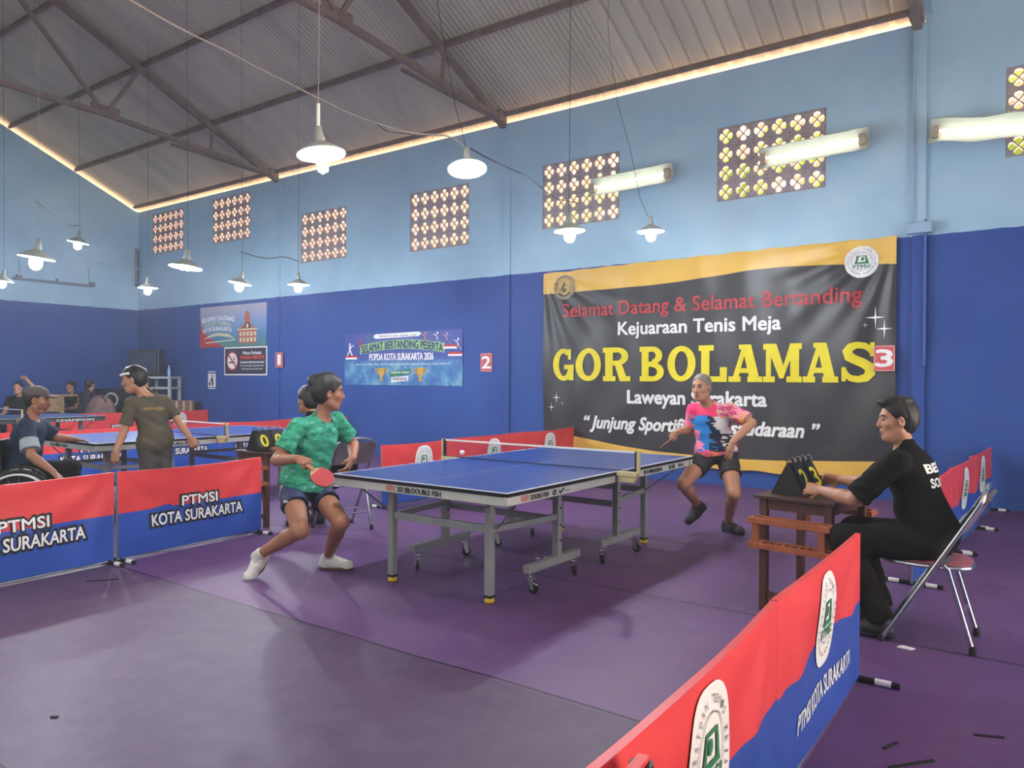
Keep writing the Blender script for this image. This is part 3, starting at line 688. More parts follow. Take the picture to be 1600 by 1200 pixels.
# ================================================================== TABLE-TENNIS TABLES
def table_top_mat(name, blue, lines=True):
    def fn(t, tcn):
        P = tcn.outputs['Object']; x, y, z = sepxyz(t, P)
        n1 = noise(t, P, 2.0, 3)
        c = ramp(t, n1, [(0.3, tuple(v*0.93 for v in blue)), (0.7, blue)])
        xx = mth(t, 'ABSOLUTE', mth(t, 'SUBTRACT', x, 0.7625)); yy = mth(t, 'ABSOLUTE', mth(t, 'SUBTRACT', y, 1.37))
        ln = mth(t, 'ADD', mth(t, 'ADD', mth(t, 'GREATER_THAN', xx, 0.7455), mth(t, 'GREATER_THAN', yy, 1.353)), mth(t, 'LESS_THAN', xx, 0.0028))
        c = mix(t, mth(t, 'MINIMUM', ln, 1.0), c, lin((215, 218, 225)))
        return mix(t, mth(t, 'GREATER_THAN', z, 0.7565), lin((22, 22, 28)), c)
    return ramp_mat(name, fn, rough=0.28, spec=0.5)
M_TOP = table_top_mat('blue_table_surface', (38, 70, 146))
M_TOPD = table_top_mat('worn_blue_table_surface', (74, 94, 140))
M_APR = mat('pale_grey_apron', (186, 188, 182), 0.45, var=0.03)
M_APRD = mat('dark_grey_apron', (70, 72, 78), 0.5, var=0.05)
M_BEIGE = mat('beige_net_clamp', (196, 182, 138), 0.45, var=0.05)
M_FOOTY = mat('yellow_foot_cap', (214, 176, 40), 0.5, var=0.08)
M_NET = mat('dark_net_cord', (46, 56, 92), 0.7, var=0.0)
M_TAPE = mat('white_net_tape', (222, 222, 218), 0.6, var=0.02)
M_GALV = mat('bare_steel', (150, 150, 152), 0.35, 0.7, var=0.08)

def make_table(label, loc, texts, top=M_TOP, apr=M_APR, simple=False):
    r = thing('table_tennis_table', label, 'table tennis table', loc, 0, 'table tennis tables')
    for y0, y1 in ((0, 1.366), (1.374, 2.74)):
        MB().box((0.7625, (y0+y1)/2, 0.747), (1.525, y1-y0, 0.026)).build('tabletop', top, r)
        mb = MB()
        ye = y0 if y0 == 0 else y1; s = 1 if y0 == 0 else -1
        mb.box((0.7625, ye+s*0.022, 0.706), (1.505, 0.03, 0.056)).box((0.025, (y0+y1)/2, 0.706), (0.03, y1-y0-0.03, 0.056)).box((1.50, (y0+y1)/2, 0.706), (0.03, y1-y0-0.03, 0.056))
        ap = mb.build('apron', apr, r, bevel=0.004)
        for cx in (0.012, 1.513): MB().box((cx, ye+s*0.012, 0.71), (0.034, 0.034, 0.05)).build('corner_cap', apr, ap, bevel=0.006)
        sg = 1 if y0 == 0 else -1
        def Y(v): return v if y0 == 0 else 2.74-v
        for cx in (0.33, 1.195):
            lg = MB().box((cx, Y(0.263), 0.372), (0.05, 0.05, 0.65)).build('leg', STEEL_GREY, r, bevel=0.004)
            mb = MB().lathe([(0.0, 0.0), (0.028, 0.0), (0.034, 0.012), (0.028, 0.034), (0.0, 0.036)], (cx, Y(0.263), 0.0), 14); mb.build('foot_cap', M_FOOTY, lg, smooth=True)
            MB().box((cx, Y(0.263), 0.042), (0.056, 0.056, 0.016)).build('collar', RUBBER, lg)
            ex = 1.49 if cx > 0.7 else 0.035
            MB().tube([(ex, Y(0.16), 0.69), (cx+(0.03 if cx > .7 else -.03), Y(0.30), 0.47)], 0.006, 6).build('stay', M_GALV, r)
            # inner T-shaped castor leg
            ix = 1.28 if cx > 0.7 else 0.245
            MB().box((ix, Y(0.93), 0.45), (0.05, 0.05, 0.53)).build('inner_leg', STEEL_GREY, r, bevel=0.004)
            MB().box((ix, Y(0.88), 0.165), (0.052, 0.66, 0.055)).build('foot_beam', STEEL_GREY, r, bevel=0.004)
            MB().box(((cx+ix)/2, Y(0.60), 0.465), (0.03, 0.66, 0.04), rz=-math.atan2((ix-cx), 0.66)*sg*1.0).build('side_rail', STEEL_GREY, r, bevel=0.003)
            for k, cy in enumerate((0.61, 1.16)):
                c = thing('castor', None, None, (ix, Y(cy), 0.0)); c.parent = r
                rr = 0.5+k*1.9+cx*0.8+loc[1]
                M = Matrix.Rotation(rr, 3, 'Z')
                def T(p): return M @ Vector(p)
                mb = MB(); Mw = M @ Matrix.Rotation(PI/2, 3, 'Y')
                mb.lathe([(0.0, -0.012), (0.026, -0.012), (0.036, -0.009), (0.0375, 0.0), (0.036, 0.009), (0.026, 0.012), (0.0, 0.012)], T((0, -0.02, 0.0375)), 18, M=Mw); mb.build('wheel', RUBBER, c, smooth=True)
                mb = MB()
                for s_ in (-1, 1): mb.bar(T((s_*0.018, -0.022, 0.03)), T((s_*0.018, 0.0, 0.105)), 0.003, 0.034, up=T((0, 1, 0)))
                mb.box(T((0, 0.0, 0.108)), (0.042, 0.042, 0.006), M=M); mb.lathe([(0, 0), (0.012, 0), (0.012, 0.03), (0, 0.03)], T((0, 0, 0.108)), 10)
                mb.lathe([(0.0, -0.014), (0.016, -0.014), (0.016, 0.014), (0.0, 0.014)], T((0, -0.02, 0.0375)), 14, M=Mw)
                mb.build('fork', CHROME, c)
                if k == 0 or cx > .7: MB().bar(T((0, 0.01, 0.08)), T((0, -0.075, 0.062)), 0.03, 0.008).build('brake_lever', CHROME, c, bevel=0.002)
        MB().box((0.7625, Y(0.263), 0.47), (0.82, 0.028, 0.05)).build('cross_rail', STEEL_GREY, r, bevel=0.003)
        MB().box((0.7625, Y(0.95), 0.44), (1.0, 0.028, 0.045)).build('cross_rail', STEEL_GREY, r, bevel=0.003)
        mb = MB()
        for cx in (0.245, 1.28):
            for z in (0.3, 0.41, 0.53): mb.tube([(cx-0.032, Y(0.93), z), (cx+0.032, Y(0.93), z)], 0.007, 8)
        mb.build('bolt', RUBBER, r)
    # net
    ne = thing('net', None, None, (0, 1.37, 0.76)); ne.parent = r
    mb = MB(); x = -0.145
    while x < 1.67:
        mb.add([(x, 0, 0.004), (x+0.0016, 0, 0.004), (x+0.0016, 0, 0.148), (x, 0, 0.148)], [(0, 1, 2, 3)]); x += 0.0145
    z = 0.012
    while z < 0.145:
        mb.add([(-0.148, 0, z), (1.673, 0, z), (1.673, 0, z+0.0014), (-0.148, 0, z+0.0014)], [(0, 1, 2, 3)]); z += 0.0145
    mb.add([(-0.148, 0, 0.002), (1.673, 0, 0.002), (1.673, 0, 0.01), (-0.148, 0, 0.01)], [(0, 1, 2, 3)])
    mb.build('net_mesh', M_NET, ne)
    MB().box((0.7625, 0, 0.146), (1.822, 0.006, 0.014)).build('tape', M_TAPE, ne)
    for s, x in ((-1, -0.165), (1, 1.69)):
        MB().box((x, 0, 0.065), (0.022, 0.026, 0.18)).build('post', M_BEIGE, ne, bevel=0.003)
        MB().box((x-s*0.017, 0, 0.08), (0.012, 0.03, 0.148)).build('post_edge', BLACK_PL, ne)
        mb = MB().prism([(0, -0.03), (0.165, -0.03), (0.165, 0.005), (0, 0.005)], -0.03, 0.03, lambda u, v, h: (x-s*u, h, v)); 
        mb.prism([(0.03, -0.075), (0.15, -0.075), (0.15, -0.02), (0.0, -0.02)], -0.024, 0.024, lambda u, v, h: (x-s*u, h, v))
        cl = mb.build('clamp', M_BEIGE, ne, bevel=0.004)
        if s == 1:
            flat_part('clamp_print', [(-0.022, -0.052), (0.018, -0.052), (0.018, -0.04), (-0.022, -0.04), (-0.01, -0.036), (0.012, -0.036), (0.012, -0.03), (-0.01, -0.03)], [(0, 1, 2, 3), (4, 5, 6, 7)], lambda u, v: Vector((1.690-0.0+0.001, u, v+0.03)), REDP, cl)
    for s, face, box, b_ in texts:
        if face == 'end': text_part('lettering', s, box, lambda u, v: Vector((u, 0.0045, v)), b_, r, bold=0.03)
        else: text_part('lettering', s, box, lambda u, v: Vector((1.5175, u, v)), b_, r, bold=0.03)
    return r
def ux(px): return ony(px, 770, 0).x
def uy(px, py=775): return onx(px, py, 1.525).y
T3 = make_table('blue table tennis table between the green and the multicoloured player, in front', (0, 0, 0), [
    ('\u53cc\u9c7c', 'end', (ux(619), ux(641), 0.688, 0.724), BLACK), ('DOUBLE FISH', 'end', (ux(642.5), ux(688), 0.690, 0.722), BLACK),
    ('DOUBLE FISH', 'side', (uy(831), uy(859), 0.69, 0.72), BLACK), ('\u00d8', 'side', (uy(865), uy(871), 0.69, 0.722), BLACK), ('\u2714\u2014', 'side', (uy(875), uy(892), 0.69, 0.722), BLACK),
    ('\u4e16\u4e52\u8d5b\u6307\u5b9a\u5668\u6750', 'side', (uy(1007, 735), uy(1036, 730), 0.69, 0.722), BLACK), ('\u53cc\u9c7c', 'side', (uy(1046, 730), uy(1056, 728), 0.69, 0.722), BLACK), ('201A', 'side', (uy(1061, 728), uy(1070, 726), 0.692, 0.718), BLACK)])
for (a, b) in ((601, 617),): flat_part('maker_mark', [(ux(602), .69), (ux(616), .69), (ux(616), .722), (ux(609), .727), (ux(602), .722)], [(0, 1, 2, 3, 4)], lambda u, v: Vector((u, 0.005, v)), mat('faded_red_print', (178, 120, 110), 0.5), T3)
flat_part('maker_mark', [(uy(817), .69), (uy(827), .69), (uy(829), .722), (uy(822), .727), (uy(815), .715)], [(0, 1, 2, 3, 4)], lambda u, v: Vector((1.518, u, v)), mat('faded_red_print', (178, 120, 110), 0.5), T3)
T2 = make_table('blue table tennis table beside the man in the olive shirt', (-5.225, 0.13, 0), [('DOUBLE FISH', 'side', (0.75, 1.05, 0.69, 0.72), BLACK), ('DOUBLE FISH', 'end', (0.5, 0.9, 0.69, 0.72), BLACK), ('201A', 'side', (2.2, 2.6, 0.69, 0.72), BLACK)])
T1 = make_table('worn dark-edged table tennis table at the far left, under the gable wall', (-10.85, 0.2, 0), [('CHAMPION', 'side', (1.95, 2.55, 0.688, 0.726), WHITE)], top=M_TOPD, apr=M_APRD)

# ball in flight over the left half of the net
b = MB().ball((0, 0, 0), 0.02, 16, 10).build('table_tennis_ball', mat('ball_white', (236, 226, 218), 0.4, var=0.01), smooth=True)
b.location = at(722, 707, 6.0); tag(b, 'white table tennis ball in flight beside the left net post', 'ball')

# ================================================================== BARRIERS
def cov_col(t, tcn):
    P = tcn.outputs['Object']; x, y, z = sepxyz(t, P)
    n1 = noise(t, P, 3.0, 3)
    f = mth(t, 'GREATER_THAN', mth(t, 'ADD', z, mth(t, 'MULTIPLY', mth(t, 'GREATER_THAN', y, 0.0), mth(t, 'MULTIPLY', mth(t, 'SUBTRACT', noise(t, P, 3.2, 0), 0.5), 0.09))), 0.375)
    return mix(t, f, ramp(t, n1, [(0.3, (40, 74, 158)), (0.7, (48, 84, 170))]), ramp(t, n1, [(0.3, (214, 60, 64)), (0.7, (228, 72, 74))]))
M_COV = ramp_mat('red_and_blue_vinyl_cover', cov_col, rough=0.42, spec=0.4)
BL = 1.36; BH = 0.70
def make_barrier(seed=0, label=None):
    r = thing('barrier', label, 'barrier', (0, 0, 0), 0, 'red and blue court barriers')
    rnd = random.Random(seed); ph = [rnd.uniform(0, 6.28) for _ in range(6)]
    def dy(u, v):
        # soft folds fanning from the top corners, slack at the bottom
        s = 0.0
        for cu in (0, BL):
            du, dv = abs(u-cu), abs(BH-v); a = math.atan2(dv, du+1e-6); q = math.hypot(du, dv)
            s += 0.010*math.sin(a*9+ph[0 if cu == 0 else 1])*min(1, q*3)*math.exp(-q/0.9)
        s += 0.006*math.sin(u*5.3+ph[2]+v*2)+0.005*math.sin(v*13+ph[3]+0.8*math.sin(3*u))*(1-v/BH)
        edge = min(1, min(u, BL-u)*14, (BH-v)*16)
        return s*max(0, edge)
    def top(u): return BH-0.028*math.sin(PI*u/BL)*(0.6+0.4*math.sin(ph[4]))
    TH = 0.011
    def front(u, v, off=0.0): return Vector((u, -TH-off+dy(u, v), v))
    def back(u, v, off=0.0): return Vector((u, TH+off+dy(u, v), v))
    NU, NV = 34, 18; vs = []; fs = []
    for i in range(NU+1):
        u = BL*i/NU; tp = top(u)
        for sd in (0, 1):
            for j in range(NV+1):
                v = 0.03+(tp-0.03)*j/NV; vs.append(front(u, v) if sd == 0 else back(u, v))
    m_ = NV+1
    for i in range(NU):
        for sd in (0, 1):
            for j in range(NV):
                a = i*2*m_+sd*m_+j; b_ = a+2*m_; q = (a, b_, b_+1, a+1); fs.append(q if sd == 0 else q[::-1])
        a = i*2*m_+NV; b_ = a+2*m_; fs.append((a, b_, b_+m_, a+m_))
        a = i*2*m_; b_ = a+2*m_; fs.append((a+m_, b_+m_, b_, a))
    for i in (0, NU):
        for j in range(NV):
            a = i*2*m_+j; fs.append((a, a+1, a+m_+1, a+m_))
    cv = MB().add(vs, fs).build('cover', M_COV, r, smooth='auto')
    mb = MB(); mb.tube([(0.0, 0, 0.02), (0.0, 0, BH-0.01)], 0.009, 8); mb.tube([(BL, 0, 0.02), (BL, 0, BH-0.01)], 0.009, 8); mb.tube([(0, 0, 0.02), (BL, 0, 0.02)], 0.008, 8)
    mb.build('frame', M_GALV, r)
    for x in (0.03, BL-0.03):
        ft = MB().tube([(x, -0.19, 0.016), (x, 0.19, 0.016)], 0.014, 10).build('foot', RUBBER, r)
        for s in (-1, 1): MB().tube([(x, s*0.085, 0.016), (x, s*0.155, 0.016)], 0.0155, 10).build('foot_sleeve', WHITE, ft)
    # front: two lines; back: badge and one slanted line
    for s, bx in (('PTMSI', (0.55, 0.88, 0.365, 0.445)), ('KOTA SURAKARTA', (0.28, 1.14, 0.235, 0.325))):
        text_part('lettering', s, (bx[0]-0.012, bx[1]+0.012, bx[2]-0.010, bx[3]+0.010), lambda u, v: front(u, v, 0.004), BLACK, r, bold=0.085, du=0.11, label='dark outline of the lettering')
        text_part('lettering', s, bx, lambda u, v: front(u, v, 0.0065), WHITE, r, bold=0.022, du=0.11)
    text_part('lettering', 'PTMSI KOTA SURAKARTA', (0.26, 1.12, 0.155, 0.225), lambda u, v: back(u, v, 0.005), WHITE, r, bold=0.02, shear=0.25, du=0.11, mirror=True)
    emblem(r, back, 0.68, 0.465, 0.30, 0.38, 'oval', 0.005, mir=True)
    return r
BARRIERS = [make_barrier(1), make_barrier(2)]
_bn = [0]
def place_barrier(p0, p1, label, group):
    """from p0 towards p1; the lettered face looks to the right of the walking direction"""
    i = _bn[0]; _bn[0] += 1
    a = math.atan2(p1[1]-p0[1], p1[0]-p0[0])
    o = BARRIERS[i] if i < 2 else dup(BARRIERS[i % 2])
    o.location = (p0[0], p0[1], 0); o.rotation_euler = (0, 0, a); o['label'] = label; o['group'] = group
    return o
GB = {1: 'barriers beside the left table', 2: 'barriers between the front court and the middle court', 3: 'barriers beside the umpire', 4: 'barriers along the far court', 5: 'barriers under the gable end'}
place_barrier((-1.745, -0.63), (-1.84, 0.75), 'red and blue barrier lettered KOTA SURAKARTA, left of the green player\u2019s legs', GB[2])
place_barrier((-1.64, -2.02), (-1.742, -0.66), 'red and blue barrier at the left edge, in front of the wheelchair', GB[2])
for k, (y0, lab) in enumerate(((2.30, 'red and blue barrier seen just left of the ball behind the blue table'), (3.67, 'red and blue barrier behind the middle of the net'), (5.03, 'red and blue barrier touching the lower left edge of the large banner'))):
    place_barrier((-1.89-0.01*k, y0+BL), (-1.89-0.01*(k-1), y0), lab, GB[2])
place_barrier((3.358, 0.345), (3.372, -1.0), 'red and blue barrier with a white badge, before the umpire\u2019s desk', GB[3])
place_barrier((3.376, -1.03), (3.43, -2.37), 'nearest red and blue barrier, cut by the bottom edge of the picture', GB[3])
o = place_barrier((3.485, -2.22), (3.60, -3.56), 'red barrier end with a black strap at the bottom edge', GB[3])
for c_ in list(o.children):
    if c_.name.startswith('foot'):
        for g_ in list(c_.children): bpy.data.objects.remove(g_)
        bpy.data.objects.remove(c_)
place_barrier((3.42, 3.70), (3.31, 2.35), 'red and blue barrier right behind the umpire\u2019s back', GB[3])
place_barrier((3.49, 5.04), (3.40, 3.68), 'red and blue barrier second from the umpire\u2019s back, towards the wall', GB[3])
place_barrier((3.52, 6.38), (3.44, 5.02), 'red and blue barrier touching the long wall, right of the umpire', GB[3])
PL = ['red and blue barrier behind the wheelchair player', 'red and blue barrier behind the olive-shirted man\u2019s racket arm', 'red and blue barrier behind the net of the middle table', 'red and blue barrier behind the scoreboard by the green player', 'red and blue barrier touching the long wall, right of the green player\u2019s head']
for k in range(5): place_barrier((-7.05, -0.42+k*1.37), (-7.05, -0.42+k*1.37+BL), PL[k], GB[4])
PL = ['red and blue barrier behind the worn far table, left part', 'red and blue barrier behind the CHAMPION table corner', 'red and blue barrier with a white badge below the metal rack']
for k in range(3):
    if k < 2: place_barrier((-11.75, 2.32+k*1.37), (-11.75, 2.32+k*1.37+BL), PL[k], GB[5])
    else: place_barrier((-11.75, 2.32+k*1.37+BL), (-11.75, 2.32+k*1.37), PL[k], GB[5])
stp = MB().tube([(0, 0, 0.0), (0, 0, 0.035)], 0.024, 14).build('strap', BLACK_PL, smooth='auto'); stp.location = (3.487, -2.235, 0.655)
tag(stp, 'black strap around the top of the barrier end at the bottom edge', 'strap')

# ================================================================== LAMPS
M_ENAM = mat('white_enamel', (226, 228, 226), 0.4, var=0.02)
M_ENOUT = mat('grey_green_enamel', (150, 158, 152), 0.5, var=0.05)
M_BULB = mat('lit_bulb', (255, 250, 240), 0.4, var=0, emit=(240, 245, 255), estr=LAMP)
M_TUBE = mat('lit_tube', (255, 255, 250), 0.4, var=0, emit=(255, 250, 236), estr=TUBE)
M_CORD = mat('black_flex', (52, 50, 52), 0.6, var=0.0)
M_CORDW = mat('white_flex', (150, 144, 136), 0.6, var=0.0)
def lamp(px, py, wpx, dia, label, bulb='globe', tilt=(0, 0), cordw=False, rod=False, cord=None, es=1.0):
    d = FX*dia/wpx; c = at(px, py, d); k = dia/0.288
    r = thing('pendant_lamp', label, 'lamp', c, 0, 'pendant lamps over the tables')
    M = Matrix.Rotation(math.radians(-tilt[0]), 3, _r) @ Matrix.Rotation(math.radians(tilt[1]), 3, _f)
    prof = [(0.144, 0), (0.125, 0.018), (0.08, 0.045), (0.04, 0.068), (0.024, 0.075)]
    prof = [(a*k, z*k) for a, z in prof]
    mb = MB().lathe([(a, z+0.004) for a, z in prof]+[(0.0, prof[-1][1]+0.004)], (0, 0, 0), 32, M=M); sh = mb.build('shade', M_ENOUT, r, smooth=True)
    mb = MB().lathe([(prof[0][0]+0.002, 0.004), (prof[0][0], -0.003)]+prof, (0, 0, 0), 32, M=M); mb.build('shade_lining', M_ENAM, sh, smooth=True)
    mb = MB().lathe([(0.03*k, 0.07*k), (0.032*k, 0.09*k), (0.024*k, 0.12*k), (0.02*k, 0.17*k), (0.0, 0.172*k)], (0, 0, 0), 16, M=M); mb.build('socket', M_ENOUT, r, smooth=True)
    mb = MB()
    if bulb == 'stick':
        for a in range(3):
            q = M @ Vector((0.020*math.cos(a*2.09+.4), 0.020*math.sin(a*2.09+.4), 0)); dn = M @ Vector((0, 0, 1))
            mb.tube([q+dn*0.03, q-dn*0.105, q-dn*0.112], [0.0125, 0.0125, 0.007], 10)
    elif bulb == 'globe':
        mb.ball(M @ Vector((0, 0, -0.045*k)), (0.052*k, 0.052*k, 0.062*k), 14, 10, M=M)
    else:
        for a in range(4): mb.tube([M @ Vector((0.03*math.cos(a*1.57+.4)*k, 0.03*math.sin(a*1.57+.4)*k, 0.04)), M @ Vector((0.03*math.cos(a*1.57+.4)*k, 0.03*math.sin(a*1.57+.4)*k, -0.028))], 0.013, 10)
    mb.build('bulb', M_BULB, r, smooth=True)
    tp = M @ Vector((0, 0, 0.17*k))
    if rod:
        MB().tube([tp, tp+Vector((0, 0, 0.14))], 0.011, 10).build('rod', M_ENAM, r); tp = tp+Vector((0, 0, 0.14))
    pts = [tp]+([Vector(p)-Vector(c) for p in cord] if cord else [Vector((0, 0, roofz(c.y)-c.z+0.01))])
    MB().tube(pts, 0.0026, 6).build('cord', M_CORDW if cordw else M_CORD, r)
    return r, Vector(c)
def dl(w, dia=0.288): return FX*dia/w
LM = {}
LM['big'] = lamp(502, 241, 74, 0.288, 'large pendant lamp with a bright stick bulb and a white rod, nearest one', 'stick', (2, -7), True, True)
dL2 = dl(60)
LM['L2'] = lamp(730, 264, 60, 0.288, 'tilted pendant lamp with a small bulb cluster, above the second vent from the banner', 'cluster', (13, -4), cord=[at(722, 205, dL2), at(711, 165, dL2), at(702, 110, dL2), at(691, 55, dL2), at(683, 0, dL2), at(678, -60, dL2), at(676, -150, dL2)])
LM['A'] = lamp(890, 361, 48, 0.288, 'left one of the two pendant lamps above the large banner', 'globe', (0, -2))
dB = dl(41)
LM['B'] = lamp(1017, 362, 41, 0.288, 'right one of the two pendant lamps above the large banner', 'globe', (0, -1), cord=[at(1012, 338, dB), at(1000, 310, dB), at(985, 235, dB), at(966, 165, dB), at(955, 95, dB), at(950, 40, dB), Vector((at(950, 40, dB).x, at(950, 40, dB).y, roofz(at(950, 40, dB).y)+0.01))])
LM['c1'] = lamp(57, 403, 51, 0.36, 'biggest pendant lamp at the left, above the wheelchair player', 'globe', (0, 8), True)
LM['c3'] = lamp(290, 418, 49, 0.36, 'flat tilted pendant lamp below the leftmost vent', 'cluster', (4, 5))
LM['c5'] = lamp(375, 443, 34, 0.29, 'pendant lamp on a long cord below the second vent from the corner', 'globe', (2, 10))
LM['c6'] = lamp(466, 445, 32, 0.29, 'pendant lamp right of the long-corded one, left of the third vent', 'globe', (0, 0))
LM['c2'] = lamp(122, 379, 30, 0.33, 'small pendant lamp on the gable side, linked by a cable to the biggest one', 'globe', (0, 9))
LM['c4'] = lamp(231, 450, 28, 0.31, 'small pendant lamp right in the far room corner', 'globe', (0, 0))
LM['c7'] = lamp(4, 439, 30, 0.30, 'pendant lamp cut by the left edge of the picture', 'globe', (0, 8))

def cable(pts, r_, m, label, sub=6):
    P = [Vector(p) for p in pts]; Q = []
    for i in range(len(P)-1):
        a, b_, c_, d_ = P[max(i-1, 0)], P[i], P[i+1], P[min(i+2, len(P)-1)]
        for k in range(sub):
            t_ = k/sub
            Q.append(0.5*((2*b_)+(c_-a)*t_+(2*a-5*b_+4*c_-d_)*t_*t_+(3*b_-a-3*c_+d_)*t_**3))
    Q.append(P[-1])
    o = MB().tube(Q, r_, 6).build('cable', m); tag(o, label, 'cable'); return o
cable([at(150, -30, 4.3), at(203, 0, 4.5), at(255, 30, 4.7), at(300, 54, 4.9), at(350, 78, 5.05), at(400, 105, 5.2), at(455, 132, 5.35), at(500, 155, 5.45), at(560, 183, 5.55), at(640, 207, 5.6), at(700, 213, 5.66), at(728, 232, 5.7)], 0.006, M_CORDW, 'long pale cable sagging from the roof to the tilted lamp')
cable([at(735, 232, 5.72), at(762, 247, 5.9), at(800, 265, 6.2), at(826, 277, 6.5), at(848, 295, 7.5), at(870, 310, 9.0), at(905, 318, 9.55)], 0.005, M_CORD, 'dark cable from the tilted lamp towards the wall vent')
cable([at(585, 190, 6.3), at(605, 205, 6.3), at(640, 209, 6.0), at(690, 212, 5.7)], 0.0045, M_CORD, 'short dark cable loop beside the long pale one')
p1 = LM['c1'][1]+Vector((0, 0, 0.62)); p2 = LM['c2'][1]+Vector((0, 0, 0.3))
cable([p1, p1.lerp(p2, 0.35)+Vector((0, 0, -0.05)), p1.lerp(p2, 0.75)+Vector((0, 0, -0.07)), p2], 0.006, M_CORD, 'dark cable linking two pendant lamps at the left')
p1 = LM['c5'][1]+Vector((0, 0, 0.42)); p2 = LM['c6'][1]+Vector((0, 0, 0.33))
cable([p1, p1.lerp(p2, 0.4)+Vector((0, 0, -0.03)), p1.lerp(p2, 0.75)+Vector((0, 0, 0.03)), p2], 0.005, M_CORD, 'dark cable linking two pendant lamps below the vents')

# fluorescent fittings on the long wall
M_REFL = mat('pale_green_white_reflector', (180, 188, 174), 0.45, var=0.03)
M_ENDP = mat('worn_end_plate', (176, 158, 140), 0.55, var=0.1)
def tubelight(x0, x1, z0, z1, y, label, warp=0.0):
    L_ = math.hypot(x1-x0, z1-z0); r = thing('tube_light', label, 'light', ((x0+x1)/2, y, (z0+z1)/2), 0, 'tube lights on the long wall')
    r.rotation_euler = (0, -math.atan2(z1-z0, x1-x0), 0)
    h = L_/2
    prof = [(0.10, 0.17), (0.03, 0.14), (0.07, 0.05), (0.07, -0.03), (0.0, -0.09), (-0.03, -0.135)]
    vs = []; fs = []; N = 10; m = len(prof)
    for i in range(N+1):
        x = -h-0.1+(L_+0.2)*i/N
        for j, (a, b_) in enumerate(prof):
            wob = warp*math.sin(i*1.3)*(abs(b_)*0.15) if warp else 0
            vs.append((x, a, b_+wob+0.004*math.sin(i*2.1+j)))
    for i in range(N):
        for j in range(m-1): fs.append((i*m+j, (i+1)*m+j, (i+1)*m+j+1, i*m+j+1))
    n_ = len(vs); vs += [(a, b_+0.006, c_) for a, b_, c_ in vs]; fs += [tuple(k+n_ for k in f[::-1]) for f in fs]
    MB().add(vs, fs).build('reflector', M_REFL, r, smooth='auto')
    MB().box((0, 0.10, 0.0), (L_+0.1, 0.045, 0.06)).build('batten', M_REFL, r, bevel=0.004)
    MB().tube([(-h, -0.01, 0.0), (h, -0.01, 0.0)], 0.013, 12).build('tube', M_TUBE, r, smooth='auto')
    for s in (-1, 1):
        MB().box((s*(h+0.035), 0.03, 0.0), (0.075, 0.11, 0.13)).build('end_holder', M_ENDP, r, bevel=0.006)
        MB().box((s*h*0.7, 0.1+(YW-y-0.1)/2, 0.03), (0.025, YW-y-0.115, 0.03)).build('wall_bracket', M_GALV, r)
    return r
tubelight(-1.42, -0.32, 4.26, 4.295, 6.16, 'tube light on the wall in front of the vent left of the widest one')
tubelight(1.08, 2.18, 4.27, 4.31, 6.16, 'tube light on the wall in front of the vent above the banner\u2019s right half')
tubelight(3.02, 4.12, 4.25, 4.13, 6.16, 'bent tube light cut by the right edge of the picture', 0.8)

# dead fitting and conduit on the gable wall
r = thing('unlit_light_fitting', 'unlit grey batten fitting hung on the pale gable wall', 'light', (XL+0.09, 4.45, 3.64))
G_ = mat('grey_fitting', (112, 122, 138), 0.55, var=0.06)
MB().box((0, 0, 0), (0.06, 1.75, 0.055)).build('batten', G_, r, bevel=0.004)
for y in (-0.75, 0.84): MB().box((0, y, 0.04), (0.07, 0.12, 0.10)).build('holder', G_, r, bevel=0.004)
MB().lathe([(0, 0), (0.03, 0), (0.03, 0.07), (0.0, 0.08)], (0, 0.05, 0.02), 12).build('starter', G_, r)
for y in (-0.72, 0.78): MB().tube([(-0.03, y, 0.05), (-0.07, y, 0.45)], 0.006, 6).build('hanger', G_, r)
pc = thing('corner_conduit', 'grey conduit pipe with a cross arm in the far room corner', 'pipe', (XL+0.1, YW-0.1, 4.2))
MB().tube([(0, 0, -0.4), (0, 0, 0.5)], 0.03, 10).build('pipe', G_, pc); MB().tube([(0, -1.15, 0.02), (0.0, 0.0, -0.02), (0.3, 0.02, -0.06)], 0.014, 8).build('cross_arm', mat('pale_pipe', (176, 190, 204), 0.5), pc)
jb = thing('junction_box', 'pale blue junction block with pipes on the pilaster by the banner\u2019s right corner', 'box', (2.80, YW-0.10, 3.22))
PB = mat('pale_blue_painted', (146, 176, 198), 0.6, var=0.05)
MB().box((0, 0, 0), (0.27, 0.09, 0.13)).build('block', PB, jb, bevel=0.01); MB().tube([(-0.07, 0.02, 0.05), (-0.07, 0.02, 2.3)], 0.012, 8).build('pipe', PB, jb); MB().tube([(0.06, 0.02, 0.1), (0.06, 0.02, -1.6)], 0.014, 8).build('pipe', mat('blue_painted_pipe', (66, 98, 166), 0.55), jb)

